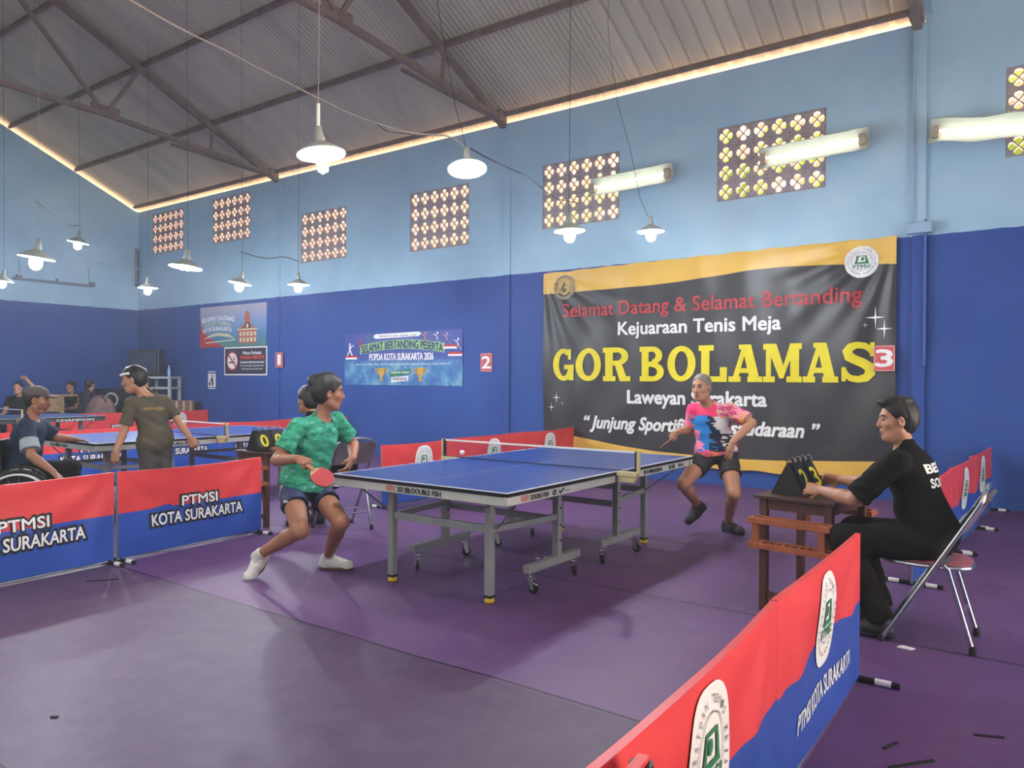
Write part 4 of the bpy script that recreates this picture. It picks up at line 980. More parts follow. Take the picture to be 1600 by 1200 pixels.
# ================================================================== DESKS, SCOREBOARDS, CHAIRS
M_WOODD = mat('dark_brown_wood', (84, 52, 44), 0.45, var=0.14, scale=12)
M_WOODO = mat('orange_brown_wood', (158, 88, 58), 0.45, var=0.12, scale=12)
M_WTOP = mat('dark_brown_desk_top', (74, 50, 46), 0.35, var=0.12, scale=10)
def make_desk(label, loc, rz):
    r = thing('umpire_desk', label, 'desk', loc, rz, 'umpire desks')
    W, D, H = 0.44, 0.62, 0.72
    MB().box((0, 0, H-0.011), (W+0.05, D+0.05, 0.022)).build('desk_top', M_WTOP, r, bevel=0.004)
    mb = MB()
    for s in (-1, 1): mb.box((0, s*(D/2-0.025), H-0.055), (W-0.04, 0.02, 0.066)).box((s*(W/2-0.02), 0, H-0.055), (0.02, D-0.05, 0.066))
    mb.build('apron', M_WOODD, r)
    for a in (-1, 1):
        for b_ in (-1, 1): MB().box((a*(W/2-0.022), b_*(D/2-0.022), (H-0.022)/2), (0.046, 0.046, H-0.022)).build('leg', M_WOODD, r, bevel=0.003)
    for s in (-1, 1):
        MB().box((0, s*(D/2-0.022), 0.10), (W-0.07, 0.022, 0.045)).build('stretcher', M_WOODD, r)
        k = thing('slatted_rack', None, None, (0, s*(D/2+0.055), 0)); k.parent = r
        mb = MB()
        for z in (0.575, 0.425): mb.box((0, -0.052*s, z), (W+0.06, 0.018, 0.034)).box((0, 0.052*s, z), (W+0.06, 0.018, 0.034)).box((-W/2-0.02, 0, z), (0.018, 0.1, 0.034)).box((W/2+0.02, 0, z), (0.018, 0.1, 0.034))
        mb.build('rack_frame', M_WOODO, k, bevel=0.002)
        for x in (-W/2+0.02, W/2-0.02): MB().box((x, 0.04*s, 0.5), (0.04, 0.02, 0.19)).build('upright', M_WOODO, k)
        for i in range(9): MB().box((-W/2+0.03+i*(W-0.06)/8, 0, 0.43), (0.026, 0.10, 0.01)).build('slat', M_WOODO, k)
    return r
desk = make_desk('brown wooden desk with slatted side racks, in front of the umpire', (2.885, 1.43, 0), -0.12)
d2 = dup(desk, (-2.20, 1.2, 0), 0.0, 'brown wooden desk by the middle table, behind the green player')
M_DIG = mat('yellow_digit', (226, 214, 40), 0.5, var=0.02)
def make_board(label, loc, rz, a_, b_):
    r = thing('scoreboard', label, 'scoreboard', loc, rz, 'flip scoreboards')
    L_, B_, H_ = 0.34, 0.11, 0.20
    mb = MB()
    mb.prism([(-B_, 0), (B_, 0), (0.008, H_), (-0.008, H_)], -L_/2, -L_/2+0.004, lambda u, v, h: (u, h, v)); mb.prism([(-B_, 0), (-B_+0.006, 0), (0.0, H_), (-0.006, H_)], -L_/2, L_/2, lambda u, v, h: (u, h, v)); mb.prism([(B_, 0), (B_-0.006, 0), (0.0, H_), (0.006, H_)], -L_/2, L_/2, lambda u, v, h: (u, h, v)); mb.box((0, 0, 0.003), (2*B_, L_, 0.004))
    mb.build('stand', BLACK_PL, r)
    n = Vector((H_, 0, B_)).normalized(); up = Vector((-B_, 0, H_)).normalized()
    def face(u, v, off): return Vector((B_, u, 0))+up*v+n*off
    for u0, u1, s in ((-0.155, -0.015, a_), (0.015, 0.155, b_)):
        mb = MB(); q = [face(u, v, o) for o in (0.002, 0.012) for u, v in ((u0, 0.03), (u1, 0.03), (u1, 0.20), (u0, 0.20))]
        c = mb.add(q, [(3, 2, 1, 0), (4, 5, 6, 7), (0, 1, 5, 4), (1, 2, 6, 5), (2, 3, 7, 6), (3, 0, 4, 7)]).build('score_card', BLACK_PL, r)
        text_part('digit', s, (u0+0.03, u1-0.03, 0.045, 0.17), lambda u, v: face(u, v, 0.0135), M_DIG, c, bold=0.03)
    for k in range(8):
        y = -0.145+k*0.0415; pts = [(0.022*math.cos(t), y, H_+0.008+0.02*math.sin(t)) for t in [2*PI*j/12 for j in range(13)]]
        MB().tube(pts, 0.0035, 6, caps=False).build('binder_ring', M_GALV if k % 2 else BLACK_PL, r)
    return r
make_board('black flip scoreboard showing yellow 2 and 3, on the front desk', (2.80, 1.40, 0.72), -0.12, '2', '3')
make_board('black flip scoreboard with a yellow 0, behind the green player\u2019s elbow', (-2.19, 1.06, 0.72), 0.0, '0', '0')

M_MAROON = mat('faded_maroon_vinyl', (150, 82, 92), 0.5, var=0.12, scale=14)
M_BACKP = mat('dull_grey_back_panel', (120, 108, 112), 0.4, 0.2, var=0.1)
def make_chair(label, loc, rz):
    """folding tube chair, facing local -X"""
    r = thing('folding_chair', label, 'chair', loc, rz, 'folding chairs')
    hw = 0.205
    arcp = [Vector((0.245+0.03*math.sin(t), -hw*math.cos(t), 0.795+0.085*math.sin(t))) for t in [PI*k/12 for k in range(13)]]
    MB().tube([Vector((-0.215, -hw, 0.012))]+arcp+[Vector((-0.215, hw, 0.012))], 0.0125, 10).build('main_frame', CHROME, r, smooth='auto')
    for s in (-1, 1):
        lg = MB().tube([(0.06, s*(hw-0.025), 0.47), (0.10, s*(hw-0.025), 0.43), (0.215, s*(hw-0.02), 0.02)], 0.011, 10).build('rear_leg', CHROME, r, smooth='auto')
        MB().lathe([(0, 0), (0.018, 0), (0.019, 0.03), (0.014, 0.05), (0, 0.05)], (0.215, s*(hw-0.02), 0), 10).build('rubber_foot', RUBBER, lg)
        MB().lathe([(0, 0), (0.017, 0), (0.017, 0.035), (0, 0.035)], (-0.215, s*hw, 0), 10).build('rubber_foot', RUBBER, r)
        MB().bar((0.02, s*(hw-0.012), 0.43), (0.12, s*(hw-0.012), 0.50), 0.004, 0.03).build('hinge_plate', M_GALV, r)
    MB().tube([(0.17, -hw+0.02, 0.17), (0.17, hw-0.02, 0.17)], 0.009, 8).build('cross_bar', CHROME, r); MB().tube([(-0.10, -hw, 0.165), (-0.10, hw, 0.165)], 0.009, 8).build('cross_bar', CHROME, r)
    # seat pad with a chrome rim
    sh = [(-0.215+0.42*(0.5-0.5*math.cos(t))*1.0, 0.175*math.copysign(abs(math.sin(t))**0.45, math.sin(t))) for t in [2*PI*k/28 for k in range(28)]]
    mb = MB(); rings = [(1.0, 0.432), (1.0, 0.45), (0.92, 0.462), (0.5, 0.466)]
    vs = []; fs = []
    for sc_, z in rings:
        for x, y in sh: vs.append((-0.005+(x+0.005)*sc_, y*sc_, z))
    for j in range(3):
        for i in range(28): fs.append((j*28+i, j*28+(i+1) % 28, (j+1)*28+(i+1) % 28, (j+1)*28+i))
    fs.append(tuple(range(27, -1, -1))); fs.append(tuple(84+i for i in range(28)))
    se = mb.add(vs, fs).build('seat', M_MAROON, r, smooth='auto')
    MB().tube([Vector((x*1.02, y*1.03, 0.436)) for x, y in sh]+[Vector((sh[0][0]*1.02, sh[0][1]*1.03, 0.436))], 0.011, 8, caps=False).build('seat_rim', CHROME, se, smooth='auto')
    vs = []; fs = []
    for i in range(13):
        y = -0.19+0.38*i/12; b_ = 0.022*(1-(2*i/12-1)**2)
        for z in (0.63, 0.70, 0.77, 0.845): vs.append((0.165+(z-0.63)*0.58+b_, y, z-(0.03*(2*i/12-1)**4 if z > 0.80 else 0)))
    for i in range(12):
        for j in range(3): fs.append((i*4+j, (i+1)*4+j, (i+1)*4+j+1, i*4+j+1))
    n_ = len(vs); vs += [(x-0.012, y, z) for x, y, z in vs]; fs += [tuple(k+n_ for k in f[::-1]) for f in fs]
    for i in range(12): fs += [(i*4+3, (i+1)*4+3, n_+(i+1)*4+3, n_+i*4+3), (n_+i*4, n_+(i+1)*4, (i+1)*4, i*4)]
    fs += [(j, j+1, n_+j+1, n_+j) for j in range(3)]+[(48+j+1, 48+j, n_+48+j, n_+48+j+1) for j in range(3)]
    MB().add(vs, fs).build('backrest', M_BACKP, r, smooth='auto')
    return r
ch = make_chair('chrome folding chair with a faded maroon seat under the umpire', (3.56, 1.21, 0), 0.03)
dup(ch, (-1.38, 1.32, 0), -0.25, 'chrome folding chair behind the green player')

# ================================================================== FAR CORNER CLUTTER
def far_box(name, px0, px1, py0, py1, d, depth, m, label, cat, bevel=0.01, parts=None):
    a = at((px0+px1)/2, py1, d); wd = (px1-px0)/FX*d; h = (py1-py0)/FX*d
    r = thing(name, label, cat, (a.x, a.y, a.z), PI/2-0.62+0.25)
    return r, wd, h
M_TV = mat('dark_television_case', (40, 42, 52), 0.4, var=0.06)
M_SCR = mat('dark_glass_screen', (52, 62, 82), 0.12, var=0.03)
def rack():
    d = 17.7; a = at(255, 588, d); zt = a.z
    r = thing('metal_rack', 'pale metal rack under the black television in the far corner', 'rack', (a.x, a.y, 0), 0.55)
    W, D = 0.62, 0.5; m = mat('pale_grey_rack', (176, 182, 182), 0.5, var=0.04)
    for s in (-1, 1):
        for q in (-1, 1): MB().box((q*(W/2-0.03), s*(D/2-0.03), zt/2), (0.06, 0.06, zt)).build('upright', m, r)
    for z in (zt-0.03, zt-0.27, 0.5): MB().box((0, 0, z), (W, D, 0.05)).build('shelf', m, r)
    return r, Vector((a.x, a.y, zt))
rk, rt = rack()
t_ = thing('television', 'black box television on the metal rack in the far corner', 'television', (rt.x-0.22, rt.y-0.22, rt.z), 0.55)
mb = MB().prism([(-0.36, 0), (0.36, 0), (0.36, 0.62), (-0.36, 0.62)], -0.22, 0.0, lambda u, v, h: (u, h, v)); mb.add([(-0.34, 0, 0.02), (0.34, 0, 0.02), (0.34, 0, 0.60), (-0.34, 0, 0.60), (-0.2, 0.3, 0.06), (0.2, 0.3, 0.06), (0.2, 0.3, 0.42), (-0.2, 0.3, 0.42)], [(0, 1, 5, 4), (1, 2, 6, 5), (2, 3, 7, 6), (3, 0, 4, 7), (4, 5, 6, 7)])
mb.build('case', M_TV, t_, bevel=0.015); MB().box((0, -0.222, 0.34), (0.58, 0.012, 0.46)).build('screen', M_SCR, t_, bevel=0.02)
bt = thing('water_bottle', 'small pale blue bottle on the metal rack beside the television', 'bottle', (rt.x+0.20, rt.y+0.03, rt.z))
MB().lathe([(0, 0), (0.035, 0), (0.037, 0.15), (0.015, 0.2), (0.015, 0.22), (0, 0.22)], (0, 0, 0), 14).build('body', mat('pale_blue_plastic', (150, 178, 205), 0.25, var=0.02), bt, smooth='auto'); MB().lathe([(0, 0.22), (0.018, 0.22), (0.018, 0.245), (0, 0.245)], (0, 0, 0), 12).build('cap', WHITE, bt)
# crate, wooden desk, loudspeaker, bag
a = at(293, 641, 17.25)
r = thing('wooden_crate', 'brown slatted wooden crate right of the metal rack', 'crate', (-12.2, 5.97, 0), PI/2)
hh = at(293, 626, 17.25).z; CW = mat('brown_crate_wood', (136, 100, 84), 0.6, var=0.12)
MB().box((0, 0, hh/2), (0.5, 0.4, hh)).build('body', CW, r)
for x in (-0.17, 0.0, 0.17): MB().box((x, -0.205, hh/2), (0.04, 0.02, hh)).build('slat', mat('pale_slat', (190, 168, 150), 0.6), r)
MB().box((0.34, 0, hh/2-0.02), (0.18, 0.36, hh-0.04)).build('side_panel', mat('black_panel', (36, 38, 44), 0.6), r)
a = at(80, 616, 16.1)
r = thing('wooden_desk', 'pale wooden desk between the two seated people at the far left', 'desk', (a.x, a.y, 0), 0.5)
PW = mat('pale_wood', (170, 140, 106), 0.5, var=0.12)
MB().box((0, 0, a.z-0.02), (0.96, 0.6, 0.04)).build('desk_top', PW, r); MB().box((0, -0.26, a.z-0.2), (0.96, 0.02, 0.32)).build('front_panel', PW, r)
for x in (-0.46, 0.46):
    for y in (-0.26, 0.26): MB().box((x, y, (a.z-0.04)/2), (0.05, 0.05, a.z-0.04)).build('leg', PW, r)
a = at(180, 641, 17.0); h = at(180, 607, 17.0).z
r = thing('loudspeaker', 'black loudspeaker with a pale cone ring, left of the olive-shirted man', 'loudspeaker', (a.x, a.y, 0), 0.5)
MB().box((0, 0, h/2), (0.72, 0.4, h)).build('cabinet', BLACK_PL, r, bevel=0.01)
v_, f_ = ring_poly(0, h-0.25, 0.17, 0.17, 0.05, 24); flat_part('cone_ring', v_, f_, lambda u, v: Vector((u+0.05, -0.203, v)), mat('pale_cone', (160, 160, 165), 0.5), r)
MB().lathe([(0.0, 0.0), (0.08, 0.01), (0.12, 0.03)], (0.05, -0.202, h-0.25), 20, M=Matrix.Rotation(PI/2, 3, 'X')).build('cone', RUBBER, r, smooth=True)
a = at(163, 641, 15.75); h = at(163, 617, 15.75).z
r = thing('sports_bag', 'heap of a brown and grey sports bag beside the black loudspeaker', 'bag', (a.x-0.15, a.y, 0), 0.5)
mb = MB().ball((0, 0, h*0.55), (0.34, 0.22, h*0.45), 18, 12); mb.build('body', mat('brown_grey_fabric', (112, 88, 86), 0.8, var=0.25, scale=6), r, smooth=True)
mb = MB().tube([(-0.2, -0.1, h*0.85), (-0.1, -0.14, h*1.03), (0.1, -0.14, h*1.03), (0.2, -0.1, h*0.85)], 0.014, 8); mb.build('handle', RUBBER, r, smooth='auto')
MB().box((0, 0, 0.05+0.0), (0.5, 0.3, 0.1)).build('base', RUBBER, r)

# scraps on the floor
for px, py, ang, ln, lab in ((1392, 1166, 1.2, 0.09, 'short black rubber scrap on the floor, lower right'), (1545, 1151, 0.4, 0.11, 'black rubber scrap on the floor near the right edge'), (1425, 1195, 0.9, 0.2, 'longer black strip on the floor at the bottom edge'), (85, 1121, 0.5, 0.03, 'small dark speck of rubber on the floor at the left'), (160, 907, 0.9, 0.2, 'thin dark strip on the floor before the left barriers')):
    q = onz(px, py, 0.0)
    o = MB().box((0, 0, 0.003), (ln, 0.012, 0.006)).build('rubber_scrap', RUBBER); o.location = q; o.rotation_euler = (0, 0, ang); tag(o, lab, 'scrap')
for px, py, lab in ((1415, 1013, 'crumpled pale paper scrap on the floor seam under the umpire\u2019s chair'), (853, 872, 'tiny white paper bit on the floor under the table, left one'), (840, 873, 'tiny white paper bit on the floor under the table, right one')):
    q = onz(px, py, 0.0)
    o = MB().prism([(-0.04, -0.015), (0.03, -0.02), (0.045, 0.01), (-0.02, 0.02)], 0.0, 0.006, lambda u, v, h: (u*(1 if px > 1000 else .4), v*(1 if px > 1000 else .5), h+0.001)).build('paper_scrap', WHITE); o.location = q; tag(o, lab, 'paper')

# ================================================================== PEOPLE: smooth implicit bodies, polygonised
def V3(p): return np.array((p[0], p[1], p[2]), dtype=np.float64)
def unit(v): v = V3(v); return v/(np.linalg.norm(v)+1e-12)
class Sdf:
    def __init__(s): s.ops = []; s.lo = np.full(3, 1e9); s.hi = np.full(3, -1e9)
    def _bb(s, c, r): s.lo = np.minimum(s.lo, V3(c)-r); s.hi = np.maximum(s.hi, V3(c)+r)
    def rc(s, a, b, ra, rb, k=0.02):
        a, b = V3(a), V3(b); s._bb(a, ra); s._bb(b, rb); s.ops.append(('rc', a, b, ra, rb, k)); return s
    def ell(s, c, ax, r, k=0.02):
        c = V3(c); s._bb(c, max(r)); M = np.array([unit(x) for x in ax]).T; s.ops.append(('ell', c, M, np.array(r, float), k)); return s
    def sub(s, c, ax, r, k=0.01):
        M = np.array([unit(x) for x in ax]).T; s.ops.append(('sub', V3(c), M, np.array(r, float), k)); return s
    def cut(s, p, n, k=0.0): s.ops.append(('cut', V3(p), unit(n), k)); return s
    def grp(s, g, k=0.02): s.lo = np.minimum(s.lo, g.lo); s.hi = np.maximum(s.hi, g.hi); s.ops.append(('grp', g, k)); return s
    def wrinkle(s, amp, f, seed=0, d=(0.3, 0.4, 1.0)):
        rs = np.random.RandomState(seed); s.ops.append(('wr', amp, f, rs.uniform(0, 6.28, 6), unit(d))); return s
    def __call__(s, P):
        d = np.full(len(P), 1e3)
        for o in s.ops:
            k_ = o[0]
            if k_ == 'rc':
                _, a, b, ra, rb, k = o; ba = b-a; pa = P-a; h = np.clip((pa@ba)/max(ba@ba, 1e-9), 0, 1)
                e = np.linalg.norm(pa-h[:, None]*ba, axis=1)-(ra+(rb-ra)*h)
            elif k_ in ('ell', 'sub'):
                _, c, M, r, k = o; q = (P-c)@M; k0 = np.linalg.norm(q/r, axis=1); k1 = np.linalg.norm(q/(r*r), axis=1)+1e-9; e = k0*(k0-1)/k1
                if k_ == 'sub':
                    e = -e; h = np.clip(0.5+0.5*(e-d)/k, 0, 1); d = d*(1-h)+e*h+k*h*(1-h); continue
            elif k_ == 'cut':
                _, p, n, k = o; d = np.maximum(d, (P-p)@n); continue
            elif k_ == 'grp':
                e = o[1](P); k = o[2]
            elif k_ == 'wr':
                _, amp, f, ph, dr = o
                t = P@dr; u = P@np.array([dr[1], -dr[0], 0.3]); d = d+amp*(np.sin(f*t+1.3*np.sin(f*0.4*u+ph[0])+ph[1])*0.6+np.sin(f*1.9*t-f*0.8*u+ph[2])*0.4); continue
            if k <= 0: d = np.minimum(d, e)
            else:
                h = np.clip(0.5+0.5*(d-e)/k, 0, 1); d = d*(1-h)+e*h-k*h*(1-h)
        return d

def polygonise(fn, h):
    lo = fn.lo-0.03; hi = fn.hi+0.03; B = 8
    n = (np.ceil((hi-lo)/(h*B)).astype(int)+1)
    cs = h*B
    I = np.stack(np.meshgrid(*[np.arange(k) for k in n], indexing='ij'), -1).reshape(-1, 3)
    C = lo+(I+0.5)*cs
    dc = fn(C); near = np.abs(dc) < cs*1.35
    N = n*B; V = np.repeat(np.repeat(np.repeat(np.where(dc < 0, -1.0, 1.0).astype(np.float32).reshape(n), B, 0), B, 1), B, 2)
    off = np.stack(np.meshgrid(np.arange(B), np.arange(B), np.arange(B), indexing='ij'), -1).reshape(-1, 3)
    bl = I[near]
    for s in range(0, len(bl), 600):
        idx = (bl[s:s+600, None, :]*B+off[None]).reshape(-1, 3)
        V[idx[:, 0], idx[:, 1], idx[:, 2]] = fn(lo+idx*h)
    S = V < 0
    c = [S[a:N[0]-1+a, b:N[1]-1+b, e:N[2]-1+e] for a in (0, 1) for b in (0, 1) for e in (0, 1)]
    anyv = np.logical_or.reduce(c); allv = np.logical_and.reduce(c); cell = np.argwhere(anyv & ~allv)
    idm = np.full(anyv.shape, -1, np.int32); idm[cell[:, 0], cell[:, 1], cell[:, 2]] = np.arange(len(cell))
    cor = np.array([(a, b, e) for a in (0, 1) for b in (0, 1) for e in (0, 1)])
    vals = np.stack([V[cell[:, 0]+a, cell[:, 1]+b, cell[:, 2]+e] for a, b, e in cor], 1)
    acc = np.zeros((len(cell), 3)); cnt = np.zeros(len(cell))
    for i in range(8):
        for j in range(i+1, 8):
            if np.abs(cor[i]-cor[j]).sum() != 1: continue
            a, b = vals[:, i], vals[:, j]; m = (a < 0) != (b < 0)
            t = np.where(m, a/np.where(m, a-b, 1), 0)
            acc += m[:, None]*(cor[i]+t[:, None]*(cor[j]-cor[i])); cnt += m
    verts = lo+(cell+acc/cnt[:, None])*h
    faces = []
    for ax in range(3):
        o1, o2 = [(1, 2), (2, 0), (0, 1)][ax]
        sl = [slice(1, N[k]-1) for k in range(3)]; a = S[tuple(sl)]
        sl2 = list(sl); sl2[ax] = slice(2, N[ax]); b = S[tuple(sl2)]
        e = np.argwhere(a != b)+1
        if len(e) == 0: continue
        inn = S[e[:, 0], e[:, 1], e[:, 2]]
        def cid(d1, d2):
            q = e.copy(); q[:, o1] -= d1; q[:, o2] -= d2; return idm[q[:, 0], q[:, 1], q[:, 2]]
        q = np.stack([cid(1, 1), cid(0, 1), cid(0, 0), cid(1, 0)], 1)
        q = np.where(inn[:, None], q, q[:, ::-1]); ok = (q >= 0).all(1); faces.append(q[ok])
    return verts, np.concatenate(faces)

def sdf_mesh(name, fn, h, m, parent=None, base=(0, 0, 0)):
    v, f = polygonise(fn, h); v = v-V3(base)
    me = bpy.data.meshes.new(name); me.vertices.add(len(v)); me.vertices.foreach_set('co', v.astype(np.float32).ravel())
    me.loops.add(len(f)*4); me.loops.foreach_set('vertex_index', f.astype(np.int32).ravel())
    me.polygons.add(len(f)); me.polygons.foreach_set('loop_start', np.arange(0, len(f)*4, 4, dtype=np.int32))
    me.polygons.foreach_set('use_smooth', np.ones(len(f), bool))
    me.update(); me.validate(); me.materials.append(m)
    o = bpy.data.objects.new(name, me); col.objects.link(o)
    if parent is not None: o.parent = parent
    else: o.location = base
    return o

RIGHT = V3(_r); FWD = V3(_f); UPV = np.array((0, 0, 1.0))
def head_sdf(S, c, f, u, s=1.0, nose=1.0):
    c = V3(c); f = unit(f); u = unit(V3(u)-f*(V3(u)@f)); l = np.cross(u, f)
    def q(a, b, e): return c+(l*a+f*b+u*e)*s
    ax = (l, f, u); r = lambda a, b, e: (a*s, b*s, e*s)
    S.ell(q(0, -.012, .034), ax, r(.073, .094, .083), .02)
    S.ell(q(0, .020, -.030), ax, r(.060, .068, .084), .03)
    S.rc(q(.022, .050, -.094), q(-.022, .050, -.094), .020*s, .020*s, .03)
    S.rc(q(.048, .0, -.060), q(.022, .05, -.094), .018*s, .018*s, .03); S.rc(q(-.048, .0, -.060), q(-.022, .05, -.094), .018*s, .018*s, .03)
    S.rc(q(.036, .074, .030), q(-.036, .074, .030), .011*s, .011*s, .014)
    S.ell(q(.043, .056, -.018), ax, r(.018, .02, .018), .02); S.ell(q(-.043, .056, -.018), ax, r(.018, .02, .018), .02)
    for a in (-1, 1): S.sub(q(a*.031, .092, .008), ax, r(.016, .013, .0075), .010)
    S.rc(q(0, .083, .018), q(0, .097*nose, -.024), .008*s, .0125*s, .010)
    for a in (-1, 1): S.rc(q(a*.011, .092, -.029), q(a*.010, .088, -.026), .0085*s, .008*s, .008)
    S.rc(q(.018, .081, -.055), q(-.018, .081, -.055), .0075*s, .0075*s, .006); S.rc(q(.016, .080, -.067), q(-.016, .080, -.067), .0085*s, .0085*s, .006)
    for a in (-1, 1):
        S.ell(q(a*.076, -.004, -.004), (l*a*.9-f*.45, f+l*a*.3, u), r(.010, .021, .032), .008)
        S.sub(q(a*.086, .002, -.002), ax, r(.008, .009, .016), .006)
    return q, ax, s
def eyes(parent, q, s, base, h=None):
    mb = MB(); mi = MB()
    for a in (-1, 1):
        c = q(a*.0315, .0700, .008)-V3(base); mb.ball(c, .0122*s, 12, 8)
        c2 = q(a*.0315, .0742, .0075)-V3(base); mi.ball(c2, .0098*s, 12, 8)
    e = mb.build('eyes', mat('eye_white', (176, 160, 148), 0.4, var=0), parent, smooth=True); mi.build('irises', mat('dark_iris', (30, 22, 20), 0.2, var=0), e, smooth=True)
def lips(parent, q, s, base):
    mb = MB()
    for z_, r_ in ((-.0555, .0055), (-.0665, .0062)): mb.tube([q(.019, .079, z_+.001)-V3(base), q(.008, .0865, z_)-V3(base), q(-.008, .0865, z_)-V3(base), q(-.019, .079, z_+.001)-V3(base)], [.002*s, r_*s, r_*s, .002*s], 8)
    mb.build('lips', mat('brown_lips', (122, 70, 64), 0.45, var=0), parent, smooth=True)
def brows(parent, q, s, base, m):
    mb = MB()
    for a in (-1, 1): mb.tube([q(a*.012, .088, .027)-V3(base), q(a*.030, .088, .034)-V3(base), q(a*.049, .074, .029)-V3(base)], [.0035*s, .0055*s, .003*s], 6)
    mb.build('eyebrows', m, parent, smooth=True)

def hand_sdf(S, w, d, n, side, curl=(.35, .4, .45, .5), thumb=0.5, s=1.0, spread=0.10):
    """w wrist, d towards the fingers, n out of the palm, side = +1 if the thumb lies along d x n"""
    w = V3(w); d = unit(d); n = unit(V3(n)-d*(V3(n)@d)); t = np.cross(d, n)*side
    for kx, (o, wd) in enumerate(((.030, .0125), (.010, .0125), (-.010, .012), (-.028, .011))):
        S.rc(w+t*o*.35*s, w+(d*.082+t*o)*s, .014*s, wd*s, .012)
        L_ = (.072, .080, .074, .058)[kx]*s; p = w+(d*(.084-.004*abs(kx-1))+t*o)*s; a = -0.05; sp = (1.5-kx)*spread
        dd = unit(d+t*sp)
        rr = (.0088, .009, .0086, .0076)[kx]*s
        for j, fr in enumerate((.45, .30, .25)):
            a += curl[kx]*(0.9, 1.0, .75)[j]
            q_ = p+(dd*math.cos(a)+n*math.sin(a))*L_*fr; S.rc(p, q_, rr, rr*.9, .005); p = q_; rr *= .9
    S.ell(w+d*.045*s+n*.004*s, (d, t, n), (.045*s, .036*s, .014*s), .015)
    b = w+(d*.022+t*.026+n*.008)*s; m = b+unit(d*.75+t*(.75-thumb*.5)+n*thumb*.9)*.040*s; e = m+unit(d*.95+t*(.25-thumb*.4)+n*thumb*.9)*.032*s
    S.rc(w+d*.012*s, b, .015*s, .0125*s, .012); S.rc(b, m, .0125*s, .0098*s, .008); S.rc(m, e, .0098*s, .008*s, .005)
    return w+d*.075*s+n*.028*s

def shoe(parent, heel, toe, ank, base, m_up, m_sole, h=0.006, s=1.0, up=None, lace=None):
    heel, toe, ank = V3(heel), V3(toe), V3(ank); d = unit(toe-heel); L = np.linalg.norm(toe-heel)
    u = (ank-heel) if up is None else V3(up); u = unit(u-d*(u@d)); l = np.cross(u, d)
    S = Sdf()
    S.rc(heel+d*.035+u*.042, heel+d*(L*.45)+u*.046, .040*s, .042*s, .02); S.rc(heel+d*(L*.45)+u*.046, toe-d*.045+u*.032, .044*s, .036*s, .03)
    S.rc(toe-d*.07+u*.032+l*.012, toe-d*.045+u*.03-l*.012, .034*s, .033*s, .02)
    S.rc(heel+d*.05+u*.05, heel+d*.060+u*.105, .043*s, .043*s, .03); S.rc(heel+d*.06+u*.085, heel+d*.14+u*.05, .034*s, .03*s, .03)
    S.cut(heel+u*.012, -u).cut(heel+d*.055+u*.104, unit(u*1.0+d*.15)).wrinkle(.0012, 130, 3)
    o = sdf_mesh('shoe', S, h, m_up, parent, base)
    T = Sdf(); T.rc(heel+d*.035+u*.03, heel+d*(L*.5)+u*.03, .043*s, .046*s, .02); T.rc(heel+d*(L*.5)+u*.03, toe-d*.045+u*.028, .048*s, .040*s, .03)
    T.cut(heel, -u).cut(heel+u*.022, u)
    sdf_mesh('sole', T, h*.8, m_sole, o, base)
    if lace is not None:
        mb = MB()
        for k in range(4):
            p = heel+d*(.10+.026*k)+u*(.088-.009*k)-V3(base); mb.tube([p-l*.024*s-u*.006, p+u*.004, p+l*.024*s-u*.006+d*.006], .003, 6)
        mb.build('laces', lace, o, smooth=True)
    return o

SK1 = mat('brown_skin', (158, 108, 84), 0.5, var=0.06, scale=5); SK2 = mat('tan_skin', (176, 126, 98), 0.5, var=0.06, scale=5)
HAIRB = mat('black_hair', (34, 32, 34), 0.5, var=0.25, scale=40); HAIRG = mat('grey_hair', (126, 118, 114), 0.6, var=0.25, scale=60)
SHOEW = mat('white_shoe_leather', (214, 210, 202), 0.5, var=0.05, scale=20); SOLEG = mat('gum_sole', (110, 88, 66), 0.6); SHOEB = mat('black_shoe', (42, 38, 42), 0.55, var=0.1); SOLEB = mat('black_sole', (30, 28, 30), 0.7)
CLBLK = mat('black_cotton', (20, 20, 22), 0.9, var=0.12, scale=6, spec=0.15); CLNAVY = mat('navy_nylon', (38, 48, 82), 0.6, var=0.1, scale=8); CLBLK2 = mat('black_trousers', (22, 21, 22), 0.9, var=0.1, scale=6, spec=0.15)

